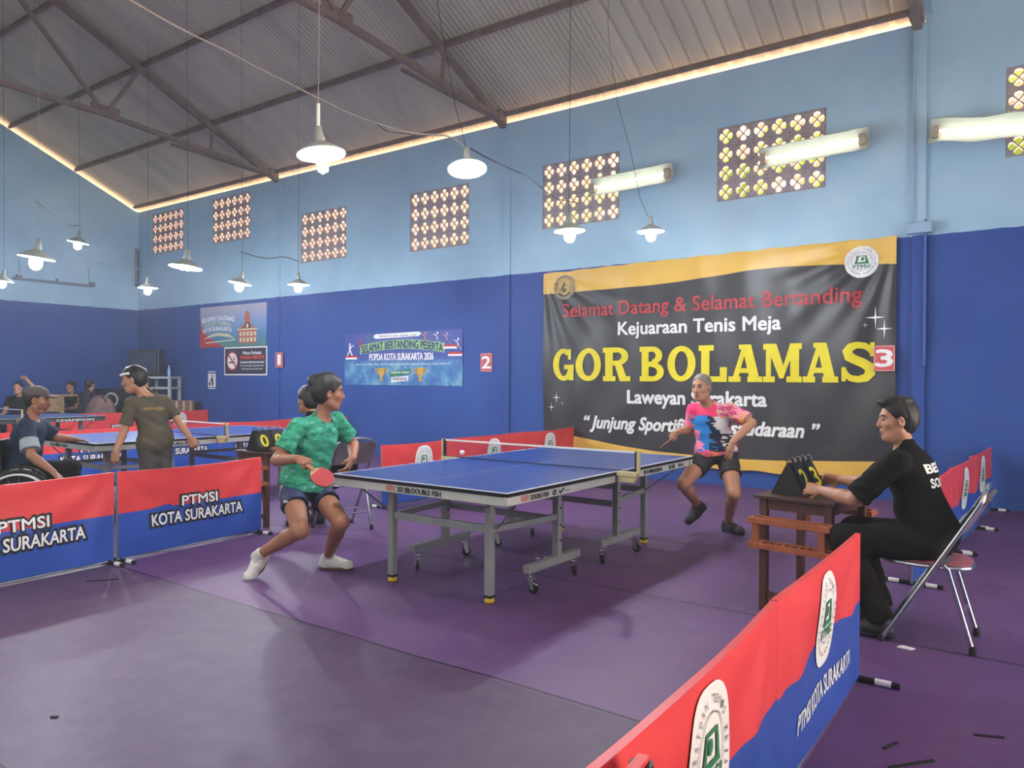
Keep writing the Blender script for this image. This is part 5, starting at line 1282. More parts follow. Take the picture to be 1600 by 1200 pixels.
def foot(J, sd, ank, d, u=(0, 0, 1), L=.268):
    ank = V3(ank); d = unit(d); u = unit(V3(u)-d*(V3(u)@d)); J['an'+sd] = ank; J['heel'+sd] = ank-u*.092-d*.062; J['toe'+sd] = J['heel'+sd]+d*L; J['fu'+sd] = u
def person(label, J, o):
    """J: world joints; o: clothing and options"""
    J = {k: V3(v) for k, v in J.items()}
    h = o.get('h', 0.006); sk = o.get('skin', SK1); th = o.get('thin', 1.0)
    base = (J['pel'][0], J['pel'][1], 0.0)
    up = unit(J['neck']-J['pel']); left = unit(J['shL']-J['shR']); left = unit(left-up*(left@up)); fw = np.cross(left, up)
    hl = unit(J['hipL']-J['hipR']); hf = unit(np.cross(hl, UPV))
    hf_, hu_ = unit(o['hf']), unit(o.get('hu', (0, 0, 1)))
    sc_ = o.get('head', 1.0)
    # ---- body
    S = Sdf()
    ch = J['neck']+(J['pel']-J['neck'])*.34; ab = J['neck']+(J['pel']-J['neck'])*.70
    S.ell(ch, (left, fw, up), (.155*th, .105*th, .17), .03); S.ell(ab, (left, fw, up), (.135*th, .10*th, .16), .06); S.ell(J['pel'], (hl, hf, UPV), (.15*th, .11*th, .105), .05)
    S.rc(J['shR'], J['shL'], .05, .05, .05); S.rc(J['neck']-up*.05, J['head']-hu_*.05*sc_-hf_*.012, .055*th, .050*th, .03)
    for sd in 'RL':
        sh, el, wr = J['sh'+sd], J['el'+sd], J['wr'+sd]
        S.rc(sh, el, .047*th, .038*th, .03); S.rc(sh*.65+el*.35, sh*.35+el*.65, .047*th, .045*th, .02)
        mid = el+(wr-el)*.3; S.rc(el, mid, .038*th, .041*th, .015); S.rc(mid, wr, .041*th, .027*th, .012)
        hp, kn, an = J['hip'+sd], J['kn'+sd], J['an'+sd]
        S.rc(hp, kn, .083*th, .054*th, .03); S.rc(hp*.5+kn*.5, kn, .072*th, .052*th, .02)
        bk = unit(np.cross(np.cross(kn-hp, an-kn)+1e-6, an-kn)); cm = kn+(an-kn)*.30
        back = unit((hp+an)/2-kn)
        S.rc(kn, cm+back*.012, .051*th, .054*th, .02); S.rc(cm+back*.012, an, .054*th, .035*th, .02); S.rc(kn, kn-back*.008, .053*th, .05*th, .02)
        if 'toe'+sd in J: S.rc(an, J['heel'+sd]*.45+J['toe'+sd]*.55+J.get('fu'+sd, UPV)*.04, .033, .028, .02)
        hd = o.get('hand'+sd)
        if hd: hand_sdf(S, wr, hd['d'], hd['n'], hd.get('side', 1), hd.get('curl', (.35, .4, .45, .5)), hd.get('th', .5), hd.get('s', 1.0), hd.get('sp', .1))
    q, ax, s = head_sdf(S, J['head'], hf_, hu_, sc_, o.get('nose', 1.0))
    root = sdf_mesh('person', S, h, sk, None, base); tag(root, label, 'person')
    if o.get('eyes', True): eyes(root, q, s, base); lips(root, q, s, base)
    # ---- hair
    hm = o.get('hair', HAIRB); l_ = ax[0]
    if hm is not None:
        H = Sdf(); hi_ = o.get('hair_h', .012)
        H.ell(q(0, -.016, .040), ax, ((.073+hi_)*s, (.094+hi_)*s, (.080+hi_*1.5)*s), .01)
        H.ell(q(0, -.040, -.005), ax, ((.064+hi_)*s, (.062+hi_)*s, (.080)*s), .03)
        for p_, r_ in o.get('tufts', ()): H.ell(q(*p_), ax, tuple(v*s for v in r_), .02)
        if o.get('bun'): H.ell(q(0, -.135, .02), ax, (.05*s, .05*s, .05*s), .02)
        line = o.get('line', (.066, .070)); H.cut(q(0, line[0], line[1]), ax[1]*.80-ax[2]*.60); H.cut(q(0, 0, o.get('nape', -.075)), -ax[2]+ax[1]*.35)
        for a in (-1, 1): H.sub(q(a*.085, .004, -.012), ax, (.03*s, .028*s, .036*s), .01)
        H.wrinkle(.0016, 120, 5, (1, .6, .3))
        sdf_mesh('hair', H, h*.9, hm, root, base)
        if o.get('eyes', True): brows(root, q, s, base, o.get('brow', hm))
    if o.get('cap'):
        H = Sdf(); H.ell(q(0, -.01, .05), ax, (.086*s, .108*s, .085*s), .01); H.cut(q(0, 0, .045), -ax[2]+ax[1]*.12); cp = sdf_mesh('cap', H, h, o['cap'], root, base)
        B_ = Sdf(); B_.ell(q(0, .105, .047), (ax[0], ax[1]-ax[2]*.12, ax[2]), (.07*s, .075*s, .012*s), .01); sdf_mesh('cap_brim', B_, h*.8, o['cap'], cp, base)
    # ---- shirt
    lo_ = o.get('loose', .02); sm = o.get('shirt')
    if sm is not None:
        T = Sdf()
        T.ell(ch, (left, fw, up), ((.158+lo_*.6)*th, (.108+lo_*.8)*th, .185), .03); T.ell(ab, (left, fw, up), ((.14+lo_)*th, (.105+lo_)*th, .17), .05)
        T.ell(J['pel']+up*.02, (hl, hf, up), ((.170+lo_)*th, (.132+lo_)*th, .16), .05); T.rc(J['shR'], J['shL'], .057, .057, .04); T.rc(J['neck']-up*.05, J['neck']+up*.012, .075, .064, .03)
        T.wrinkle(o.get('wr', .004), o.get('wf', 46), 7, o.get('wd', (0.3, 0.4, 1.0)))
        hem = o.get('hem', -.07); T.cut(J['pel']+up*hem, -up)
        for sd in 'RL':
            sh, el, wr = J['sh'+sd], J['el'+sd], J['wr'+sd]; fr = o.get('sleeve', .62); A = Sdf(); d_ = unit(el-sh)
            if fr <= 1.0:
                e = sh+(el-sh)*fr; A.rc(sh-d_*.005, e+d_*.05, .060*th+.004, (.058+lo_*.55)*th, .02); A.wrinkle(.003, 70, 9); A.cut(e, d_)
            else: A.rc(sh, el, .06, .052, .02).rc(el, wr, .05, .042, .02).wrinkle(.003, 60, 9).cut(wr, wr-el)
            T.grp(A, .025)
        nk = J['neck']+up*.035+fw*.035
        T.sub(nk, (left, fw, up), o.get('collar', (.066, .066, .06)), .008)
        so = sdf_mesh('shirt', T, h, sm, root, base)
        if o.get('collar_mat'):
            cr = [Vector(J['neck']+up*(.012-.042*max(0, math.cos(t))**1.0*o.get('vee', 1.0))+fw*(.022+.066*math.cos(t))+left*.062*math.sin(t)-V3(base)) for t in [2*PI*k/20 for k in range(21)]]
            MB().tube(cr, .009, 8, caps=False).build('collar', o['collar_mat'], so, smooth='auto')
        root_shirt = so
    else: so = None
    # ---- legs
    pm = o.get('pants')
    if pm is not None:
        T = Sdf(); T.ell(J['pel'], (hl, hf, UPV), (.158*th, .118*th, .112), .05); lp = o.get('ploose', .016)
        if o.get('top_cut', True): T.cut(J['pel']+up*.07, up)
        for sd in 'RL':
            hp, kn, an = J['hip'+sd], J['kn'+sd], J['an'+sd]; A = Sdf(); fr = o.get('leg', .45)
            if fr <= 1.0:
                e = hp+(kn-hp)*fr; d_ = unit(kn-hp); A.rc(hp, e+d_*.06, .090*th+lp*.3, (.078+lp)*th, .02); A.wrinkle(.003, 60, 4); A.cut(e, d_)
            else:
                A.rc(hp, kn, .092*th+lp*.3, (.062+lp*.8)*th, .03); e = kn+(an-kn)*1.0; A.rc(kn, e, (.060+lp*.8)*th, (.050+lp*.6)*th, .04); A.wrinkle(.005, 42, 4); A.cut(e, an-kn)
            T.grp(A, .03)
        po = sdf_mesh('shorts' if o.get('leg', .45) <= 1 else 'trousers', T, h, pm, root, base)
    else: po = None
    for sd in 'RL':
        if 'toe'+sd in J and o.get('shoes'):
            shoe(root, J['heel'+sd], J['toe'+sd], J['an'+sd], base, o['shoes'][0], o['shoes'][1], h, o.get('shoe_s', 1.0), up=J.get('fu'+sd), lace=o.get('lace'))
            if o.get('socks'):
                an, kn = J['an'+sd], J['kn'+sd]; d_ = unit(kn-an); Sx = Sdf(); Sx.rc(an, J['heel'+sd]*.55+J['toe'+sd]*.45+J['fu'+sd]*.06, .042*th, .036*th, .02).rc(an-d_*.05, an+d_*.08, .042*th, .041*th, .01).cut(an+d_*o.get('sock_h', .03), d_); sdf_mesh('sock', Sx, h, o['socks'], root, base)
    return root, so, po, q, ax, base

def decal(name, vs, fs, origin, ux_, uy_, n, target, m, parent, base, off=0.003, du=0.02):
    """a flat print laid onto a curved cloth mesh"""
    dg_v = [Vector(v.co) for v in target.data.vertices]; bvh = BVHTree.FromPolygons(dg_v, [tuple(p.vertices) for p in target.data.polygons])
    vs, fs = sliced(vs, fs, du, du); n = Vector(unit(n)); out = []
    for a, b in vs:
        p = Vector(V3(origin)+V3(ux_)*a+V3(uy_)*b-V3(base)); hit = bvh.ray_cast(p+n*0.4, -n)
        out.append((hit[0]+n*off) if hit[0] is not None else p)
    mb = MB(); mb.add(out, fs); return mb.build(name, m, parent)

# --- paddles are things of their own
def paddle(label, grip, d, n, rub, back, s=1.0):
    """grip point at the handle, d towards the blade, n normal of the red face"""
    d = Vector(unit(d)); n = Vector(unit(n)); n = (n-d*n.dot(d)).normalized(); t = d.cross(n); g = Vector(grip)
    r = thing('paddle', label, 'paddle', g)
    def fn(u, v, h): return t*u+d*v+n*h
    pts = []
    for k in range(33):
        a = -2.1+4.2*k/32 - PI/2+PI; pts.append((0.075*math.cos(a+0), 0.135+0.078*math.sin(a)))
    pts = [(0.075*math.cos(PI/2+a)*1.0, 0.130+0.080*math.sin(PI/2+a)) for a in [-2.35+4.7*k/32 for k in range(33)]]+[(-0.016, 0.045), (0.016, 0.045)]
    mb = MB().prism(pts, -0.003, 0.003, fn); mb.build('blade', mat('paddle_wood', (190, 150, 105), 0.5), r)
    rp = [p for p in pts if p[1] > 0.066]
    MB().prism(rp, 0.003, 0.0065, fn).build('rubber', rub, r); MB().prism(rp, -0.0065, -0.003, fn).build('rubber', back, r)
    MB().prism([(-0.014, -0.05), (0.014, -0.05), (0.0125, 0.0), (0.016, 0.055), (-0.016, 0.055), (-0.0125, 0.0)], -0.011, 0.011, fn).build('handle', mat('paddle_handle', (168, 120, 84), 0.5), r, bevel=0.004)
    return r
RUBR = mat('red_rubber', (176, 42, 48), 0.5, var=0.04); RUBB = mat('black_rubber_sheet', (30, 28, 30), 0.5)

# ------------------------------------------------------------------ the green player
def green_col(t, tcn):
    P = tcn.outputs['Object']
    mp_ = t.nodes.new('ShaderNodeMapping'); mp_.inputs['Scale'].default_value = (10, 10, 22); mp_.inputs['Rotation'].default_value = (0.5, 0.3, 0.2); t.links.new(P, mp_.inputs[0])
    n1 = noise(t, mp_.outputs[0], 1.1, 5, rough=0.72)
    return ramp(t, n1, [(0.30, (34, 92, 86)), (0.42, (40, 124, 100)), (0.50, (66, 164, 122)), (0.58, (48, 146, 132)), (0.66, (150, 206, 182))])
M_GREEN = ramp_mat('green_teal_print_shirt', green_col, rough=0.7, spec=0.2)
Jg = dict(head=at(514, 614, 5.5), neck=at(503, 652, 5.52), pel=at(477, 757, 5.55), shR=at(466, 667, 5.36), shL=at(526, 657, 5.66),
          elR=at(432, 719, 5.26), wrR=at(466, 717, 5.05), elL=at(552, 694, 5.78), wrL=at(551, 716, 5.58),
          hipR=at(456, 769, 5.46), hipL=at(498, 768, 5.62), knR=at(469, 829, 5.15), knL=at(533, 816, 5.32), anR=at(405, 872, 5.40), anL=at(512, 868, 5.66))
# rear foot up on its toes, front foot flat on the floor
foot(Jg, 'R', at(407, 866, 5.40), -UPV*.66-RIGHT*.42-FWD*.42, -FWD*.75+UPV*.45-RIGHT*.12)
zf = onz(512, 889, 0.0); foot(Jg, 'L', V3(zf)+UPV*.092, RIGHT*.97-FWD*.12)
for k_ in ('R', 'L'): Jg['fu'+k_] = Jg['fu'+k_]
gd = unit(V3(at(482, 724, 4.98))-V3(Jg['wrR']))
G = person('person in a green teal print shirt and navy shorts, lunging with a red paddle', Jg,
    dict(hf=RIGHT*.94+FWD*.28-UPV*.06, hu=UPV+RIGHT*.10, shirt=M_GREEN, pants=CLNAVY, leg=.40, hem=-.012, h=.0055, sleeve=.70, loose=.026, wr=.005, wf=52, head=1.06, hair_h=.018, nape=-.085, line=(.072, .064), th=1.0,
         tufts=[((0, -.10, .075), (.05, .05, .045)), ((0, -.02, .10), (.06, .07, .035))], shoes=(SHOEW, SOLEG), lace=WHITE, socks=mat('white_sock', (200, 196, 190), 0.8), sock_h=.045,
         handR=dict(d=gd, n=unit(-UPV*.8+RIGHT*.5), side=1, curl=(1.15, 1.2, 1.2, 1.2), th=1.0), handL=dict(d=unit(RIGHT*-.3-UPV*.8-FWD*.4), n=unit(-RIGHT), side=-1, curl=(.5, .55, .6, .65)), collar=(.07, .07, .07)))
gp = V3(Jg['wrR'])+gd*.075+unit(-UPV*.8+RIGHT*.5)*.028
paddle('red paddle in the green player\u2019s hand', gp, V3(at(514, 744, 4.98))-V3(at(486, 722, 5.0)), -FWD*.62+(RIGHT*.6+UPV*.8)*.78, RUBR, RUBB)
# small white badge and side stripe on the navy shorts
b5 = G[5]
flat = lambda w_, h_: ([(-w_, -h_), (w_, -h_), (w_, h_), (-w_, h_)], [(0, 1, 2, 3)])
decal('shorts_badge', *flat(.016, .010), at(452, 781, 5.36), RIGHT, UPV, -FWD, G[2], WHITE, G[2], b5)
decal('shorts_stripe', *flat(.003, .075), at(437, 775, 5.38), RIGHT, unit(UPV+RIGHT*.05), -FWD*.8-RIGHT*.5, G[2], WHITE, G[2], b5)

# ------------------------------------------------------------------ the multicoloured player
def multi_col(t, tcn):
    P = tcn.outputs['Object']; 
    mp_ = t.nodes.new('ShaderNodeMapping'); mp_.inputs['Scale'].default_value = (1, 1, 1); t.links.new(P, mp_.inputs[0])
    vr = t.nodes.new('ShaderNodeVectorMath'); vr.operation = 'DOT_PRODUCT'; vr.inputs[1].default_value = tuple(RIGHT); t.links.new(P, vr.inputs[0]); r_ = vr.outputs['Value']
    x, y, z = sepxyz(t, P)
    mq = t.nodes.new('ShaderNodeMapping'); mq.inputs['Scale'].default_value = (4, 4, 16); mq.inputs['Rotation'].default_value = (0.0, 0.35, 0.3); t.links.new(P, mq.inputs[0])
    n1 = noise(t, mq.outputs[0], 1.3, 4, rough=0.65); n2 = noise(t, mq.outputs[0], 2.6, 4, rough=0.7)
    jit = mth(t, 'MULTIPLY', mth(t, 'SUBTRACT', n1, 0.5), 0.30)
    # position along a slanted axis: left shoulder of the picture -> right hem
    ax_ = mth(t, 'ADD', mth(t, 'ADD', mth(t, 'MULTIPLY', r_, 1.6), mth(t, 'MULTIPLY', mth(t, 'SUBTRACT', z, 1.0), 0.5)), jit)
    c = ramp(t, mth(t, 'ADD', mth(t, 'MULTIPLY', ax_, 1.0), 0.5), [(0.0, (226, 120, 150)), (0.20, (34, 120, 190)), (0.36, (24, 40, 74)), (0.46, (212, 208, 208)), (0.60, (222, 216, 218)), (0.68, (190, 52, 96)), (0.76, (214, 158, 70)), (0.86, (226, 220, 222))], 'CONSTANT')
    top = mth(t, 'GREATER_THAN', mth(t, 'ADD', z, mth(t, 'MULTIPLY', jit, 0.5)), 1.10)
    cl = mix(t, mth(t, 'MULTIPLY', top, mth(t, 'LESS_THAN', mth(t, 'ADD', r_, mth(t, 'MULTIPLY', jit, .3)), -0.02)), c, lin((238, 66, 112)))
    top2 = mth(t, 'MULTIPLY', top, mth(t, 'GREATER_THAN', r_, -0.02))
    cl = mix(t, top2, cl, ramp(t, n2, [(0.3, (200, 62, 104)), (0.45, (226, 150, 170)), (0.55, (216, 150, 60)), (0.64, (226, 220, 222))], 'CONSTANT'))
    low = mth(t, 'LESS_THAN', mth(t, 'ADD', z, mth(t, 'MULTIPLY', jit, 0.3)), 0.80)
    cl = mix(t, low, cl, ramp(t, n2, [(0.3, (60, 110, 190)), (0.44, (226, 70, 120)), (0.54, (228, 150, 60)), (0.62, (40, 44, 70))], 'CONSTANT'))
    blk = mth(t, 'MULTIPLY', mth(t, 'MULTIPLY', mth(t, 'GREATER_THAN', n2, 0.47), mth(t, 'LESS_THAN', z, 0.95)), mth(t, 'MULTIPLY', mth(t, 'GREATER_THAN', z, 0.79), mth(t, 'LESS_THAN', mth(t, 'ABSOLUTE', mth(t, 'SUBTRACT', r_, 0.02)), 0.11)))
    return mix(t, blk, cl, lin((30, 30, 36)))
M_MULTI = ramp_mat('multicoloured_print_shirt', multi_col, rough=0.65, spec=0.25)
Jo = dict(head=at(1096, 606, 6.84), neck=at(1108, 635, 6.92), pel=at(1119, 706, 6.92), shR=at(1084, 641, 6.96), shL=at(1141, 641, 6.80),
          elR=at(1080, 671, 7.06), wrR=at(1059, 674, 6.84), elL=at(1175, 661, 6.64), wrL=at(1145, 690, 6.56),
          hipR=at(1103, 714, 6.94), hipL=at(1137, 716, 6.88), knR=at(1067, 756, 6.70), knL=at(1147, 771, 6.60), anR=at(1087, 788, 7.04), anL=at(1141, 817, 6.88))
foot(Jo, 'R', at(1089, 788, 7.06), -RIGHT*.72-FWD*.35-UPV*.58, UPV*.75-RIGHT*.45-FWD*.2)
hz = onz(1137, 831, 0.0); foot(Jo, 'L', V3(hz)+UPV*.092, RIGHT*.50-FWD*.85)
od = unit(V3(at(1046, 680, 6.76))-V3(Jo['wrR']))
O = person('person in a multicoloured shirt and black shorts at the far end of the table', Jo,
    dict(hf=-RIGHT*.68-FWD*.72-UPV*.05, hu=UPV-RIGHT*.05, skin=SK2, shirt=M_MULTI, pants=mat('black_shorts', (36, 35, 38), 0.7, var=0.08), leg=.50, hem=-.02, h=.0055, sleeve=.78, loose=.024, wr=.004, hair=HAIRG, brow=mat('dark_brow', (66, 54, 50), .6), hair_h=.007, line=(.060, .078),
         shoes=(SHOEB, SOLEB), socks=mat('black_sock', (40, 38, 42), 0.8), sock_h=.03, collar_mat=mat('cream_collar', (214, 200, 160), 0.7), collar=(.066, .07, .07),
         handR=dict(d=od, n=unit(UPV*-.5+RIGHT*.6), side=-1, curl=(.9, 1.0, 1.05, 1.1), th=.9), handL=dict(d=unit(-RIGHT*.28-UPV*.95-FWD*.12), n=unit(FWD*.75-RIGHT*.6), side=1, curl=(.12, .16, .22, .28), th=.2, sp=.16)))
paddle('paddle seen edge-on in the multicoloured player\u2019s hand', V3(Jo['wrR'])+od*.07+unit(UPV*-.5+RIGHT*.6)*.026, V3(at(1036, 688, 6.70))-V3(at(1054, 674, 6.8)), np.cross(V3(at(1036, 688, 6.70))-V3(at(1054, 674, 6.8)), unit(ray(1046, 680))), RUBR, RUBB)

# ------------------------------------------------------------------ the umpire
Ju = dict(head=(3.435, 1.19, 1.205), neck=(3.475, 1.20, 1.055), pel=(3.60, 1.20, 0.545), shL=(3.46, 1.035, 0.985), shR=(3.42, 1.365, 0.985),
          elL=(3.205, 1.00, 0.765), wrL=(2.985, 1.175, 0.775), elR=(3.20, 1.47, 0.80), wrR=(3.00, 1.585, 0.80),
          hipL=(3.57, 1.10, 0.545), hipR=(3.57, 1.30, 0.545), knL=(3.15, 1.05, 0.525), knR=(3.15, 1.33, 0.525), anL=(3.33, 1.07, 0.10), anR=(3.28, 1.33, 0.10))
for k_ in ('head', 'neck', 'pel', 'shL', 'shR', 'hipL', 'hipR'): Ju[k_] = (Ju[k_][0]-0.045, Ju[k_][1], Ju[k_][2])
foot(Ju, 'L', (3.34, 1.065, .094), (-1, -.08, 0)); foot(Ju, 'R', (3.29, 1.335, .094), (-1, .03, 0))
U = person('person in a black T-shirt sitting on a folding chair, hands on the scoreboard', Ju,
    dict(hf=(-.86, -.42, -.03), hu=(-.05, 0, 1), skin=SK2, shirt=CLBLK, pants=CLBLK2, leg=2, hem=-.10, h=.0055, sleeve=.92, loose=.03, wr=.005, wf=36, hair_h=.010, line=(.070, .072), nape=-.06,
         tufts=[((0, .04, .105), (.058, .062, .026)), ((0, -.02, .118), (.06, .07, .022))], shoes=(SHOEB, SOLEB), ploose=.03,
         handL=dict(d=(-.95, .28, .05), n=(.1, .8, -.45), side=1, curl=(.75, .8, .85, .9), th=.7), handR=dict(d=(-.96, -.1, -.05), n=(.0, -.85, -.4), side=-1, curl=(.7, .75, .8, .85), th=.7)))
# two lines of white print on the back of the T-shirt
for s_, z_ in (('BEST', .955), ('SOLO', .875)):
    vs, fs, asp = text_flat(s_, 0.03); vs = [((a-.5)*.20, (b-.5)*.052) for a, b in vs]
    decal('lettering', vs, fs, (3.575, 1.17, z_), (0, 1, 0), (-.12, 0, 1), (1, -.15, .12), U[1], WHITE, U[1], U[5], off=.004)

# ------------------------------------------------------------------ the man in the olive shirt
def olive_col(t, tcn):
    P = tcn.outputs['Object']; n1 = noise(t, P, 6, 3)
    return ramp(t, n1, [(0.3, (78, 74, 64)), (0.7, (94, 88, 74))])
M_OLIVE = ramp_mat('olive_cotton', olive_col, rough=0.85, spec=0.2)
Jv = dict(head=at(208, 594, 7.22), neck=at(231, 617, 7.3), pel=at(243, 692, 7.34), shR=at(206, 630, 7.2), shL=at(257, 627, 7.42), elR=at(194, 672, 7.16), wrR=at(181, 706, 7.06), elL=at(278, 657, 7.42), wrL=at(297, 684, 7.34),
          hipR=at(231, 702, 7.3), hipL=at(254, 702, 7.38), knR=at(231, 752, 7.18), knL=at(258, 752, 7.3), anR=at(236, 806, 7.32), anL=at(266, 806, 7.42))
for sd in 'RL': foot(Jv, sd, (Jv['an'+sd].x, Jv['an'+sd].y, .094), -RIGHT*.8-FWD*.5)
K = person('person in an olive T-shirt bending beside the middle table, looking left', Jv,
    dict(hf=-RIGHT*.93-FWD*.30-UPV*.18, hu=UPV-RIGHT*.25, skin=SK2, shirt=M_OLIVE, pants=mat('dark_grey_trousers', (62, 58, 58), 0.8, var=0.08), leg=2, hem=-.10, h=.0075, sleeve=.80, loose=.012, ploose=.012, thin=.93, hair_h=.016, nape=-.08,
         tufts=[((0, -.02, .10), (.06, .07, .035)), ((0, -.10, .05), (.05, .04, .05))], shoes=(SHOEB, SOLEB), handR=dict(d=-UPV-RIGHT*.1, n=unit(FWD), side=-1, curl=(.5, .55, .6, .65)), handL=dict(d=unit(RIGHT*.35-UPV*.9), n=unit(FWD), side=1, curl=(.8, .9, .9, .9))))
vs, fs = polyfaces([ellipse(0, 0, .05, .014, 14), ellipse(.062, -.003, .022, .022, 14)])
decal('chest_print', vs, fs, at(225, 639, 7.1), RIGHT, UPV, -FWD, K[1], mat('faded_yellow_print', (136, 108, 66), 0.7, var=0.1), K[1], K[5])
v_ = None
H_ = K[3]; mb = MB(); pts = [Vector(H_(.082*math.sin(t), .088*math.cos(t)*1.08, .062-.0*math.cos(t)))-Vector(K[5]) for t in [-1.5+3.0*k/14 for k in range(15)]]
mb.tube(pts, .012, 8).build('headband', WHITE, K[0], smooth=True)

# ------------------------------------------------------------------ the wheelchair player
def navy_col(t, tcn):
    P = tcn.outputs['Object']; n1 = noise(t, P, 4, 3); return ramp(t, n1, [(0.3, (30, 42, 62)), (0.7, (44, 60, 84))])
M_NAVYP = ramp_mat('navy_polo', navy_col, rough=0.8, spec=0.2)
Jw = dict(head=at(58, 625, 6.98), neck=at(49, 655, 6.98), pel=at(34, 738, 7.0), shR=at(42, 668, 6.83), shL=at(64, 664, 7.13), elR=at(49, 712, 6.72), wrR=at(83, 737, 6.74), elL=at(88, 684, 7.22), wrL=at(116, 686, 7.38),
          hipR=at(38, 737, 6.90), hipL=at(45, 735, 7.10), knR=at(108, 733, 7.02), knL=at(112, 731, 7.20), anR=at(116, 794, 7.05), anL=at(122, 792, 7.22))
for sd in 'RL':
    a_ = V3(Jw['an'+sd]); a_[2] = .165; foot(Jw, sd, a_, RIGHT*.97+FWD*.25)
Wc = person('person in a navy polo and grey cap sitting in a wheelchair at the left edge', Jw,
    dict(hf=RIGHT*.95+FWD*.25-UPV*.12, hu=UPV+RIGHT*.12, shirt=M_NAVYP, pants=CLBLK2, leg=2, hem=-.06, h=.0075, sleeve=.80, loose=.03, hair_h=.006, cap=mat('grey_brown_cap', (86, 78, 76), 0.8, var=0.1), shoes=(SHOEB, SOLEB), nape=-.06,
         handR=dict(d=unit(RIGHT*.7-UPV*.7), n=unit(-UPV*.7-RIGHT*.7), side=1, curl=(.6, .65, .7, .75)), handL=dict(d=unit(V3(at(137, 690, 7.52))-V3(at(116, 686, 7.38))), n=(0, 0, -1), side=1, curl=(.05, .1, .14, .2), th=.2, sp=.16)))
# grey trim at the cuff of the polo, red mask below the chin
q = Wc[3]; M_MASK = mat('dull_red_cloth', (122, 70, 62), 0.8, var=0.1)
Ms = Sdf(); Ms.ell(q(0, .026, -.058), Wc[4], (.064, .070, .056), .01); Ms.rc(q(0, .083, -.02), q(0, .10, -.03), .016, .02, .02); Ms.cut(q(0, 0, -.018), Wc[4][2]-Wc[4][1]*.25).cut(q(0, -.02, 0), -Wc[4][1])
sdf_mesh('face_mask', Ms, .006, M_MASK, Wc[0], Wc[5])
shw, elw = V3(Jw['shR']), V3(Jw['elR']); d_ = unit(elw-shw); A = Sdf(); e1 = shw+(elw-shw)*.80; e0 = shw+(elw-shw)*.45
A.rc(e0, e1+d_*.05, .074, .084, .01).cut(e1+d_*.004, d_).cut(e0, -d_).cut(shw-V3(-FWD)*.0+FWD*.02, FWD)
sdf_mesh('sleeve_trim', A, .006, mat('pale_grey_trim', (150, 160, 168), 0.8), Wc[1], Wc[5])
# wheelchair
wc = at(30, 788, 6.70); fwv = unit(RIGHT*.97+FWD*.25); fwv[2] = 0; fwv = unit(fwv); sdv = np.cross(UPV, fwv)   # to the sitter's left, away from us
R0 = V3((wc.x, wc.y, 0)); 
r = thing('wheelchair', 'black sports wheelchair with a white hand rim at the left edge', 'wheelchair', R0)
def WP(a, s_, z): return Vector(fwv*a+sdv*s_+UPV*z)
ang = math.atan2(fwv[1], fwv[0])
for s_, lab in ((0.0, 'w'), (0.58, 'w')):
    wh = thing('drive_wheel', None, None, WP(0, s_, 0.305)); wh.parent = r
    o_ = -1 if s_ == 0 else 1
    def ring_(rad, tr, m, nm, offs=0.0):
        pts = [WP(rad*math.cos(t), offs, rad*math.sin(t)) for t in [2*PI*k/48 for k in range(49)]]
        return MB().tube(pts, tr, 8, caps=False).build(nm, m, wh, smooth='auto')
    ring_(.285, .020, RUBBER, 'tyre'); ring_(.262, .010, M_GALV, 'rim'); ring_(.262, .010, mat('white_hand_rim', (216, 212, 206), 0.35, var=0.02), 'hand_rim', o_*.05)
    mb = MB()
    for k in range(16):
        t = 2*PI*k/16; mb.tube([WP(.03*math.cos(t+.3), o_*.02, .03*math.sin(t+.3)), WP(.26*math.cos(t), 0, .26*math.sin(t))], .0018, 5)
    mb.build('spokes', CHROME, wh); MB().tube([WP(0, -.035, 0), WP(0, .035, 0)], .03, 14).build('hub', BLACK_PL, wh)
    gp_ = [WP(.33*math.cos(t)*.86, s_+(-o_)*.035, .305+.33*math.sin(t)) for t in [0.35+2.2*k/14 for k in range(15)]]
    mb = MB(); vs = gp_+[WP(-.24, s_-o_*.035, .42), WP(.26, s_-o_*.035, .42)]; n_ = len(vs)
    mb.add(vs+[v+Vector(sdv)*.012 for v in vs], [tuple(range(n_)), tuple(range(2*n_-1, n_-1, -1))]+[(i, (i+1) % n_, n_+(i+1) % n_, n_+i) for i in range(n_)])
    gd_ = mb.build('skirt_guard', BLACK_PL, r)
    if s_ == 0.0:
        for t in (1.0, 1.35, 1.75):
            p = WP(.30*math.cos(t)*.86, -.012+.03, .305+.30*math.sin(t)); dx = Vector(fwv)*math.sin(t)-Vector((0, 0, 1))*math.cos(t)
            MB().bar(p-dx*.03, p+dx*.03, .03, .014).build('white_dash', WHITE, gd_)
    cw = thing('front_castor', None, None, WP(.52, s_*.7+.09, .055)); cw.parent = r
    mb = MB().lathe([(0, -.014), (.045, -.014), (.055, 0), (.045, .014), (0, .014)], (0, 0, 0), 18, M=Matrix.Rotation(ang, 3, 'Z') @ Matrix.Rotation(PI/2, 3, 'X')); mb.build('wheel', RUBBER, cw, smooth='auto')
    MB().tube([(0, 0, 0), (0, 0, .16)], .012, 8).build('fork', CHROME, cw)
    MB().tube([WP(-.20, s_*.72+.08, .98), WP(-.16, s_*.72+.08, .46), WP(.38, s_*.72+.08, .46), WP(.52, s_*.72+.08, .22)], .013, 8).build('frame', BLACK_PL, r)
MB().bar(WP(-.16, .29, .465), WP(.30, .29, .465), .42, .05).build('seat', BLACK_PL, r, bevel=.01)
MB().bar(WP(-.19, .29, .52), WP(-.22, .29, .86), .40, .03, up=fwv).build('backrest', BLACK_PL, r, bevel=.01)
MB().tube([WP(0, 0, .305), WP(0, .58, .305)], .015, 10).build('axle', M_GALV, r)
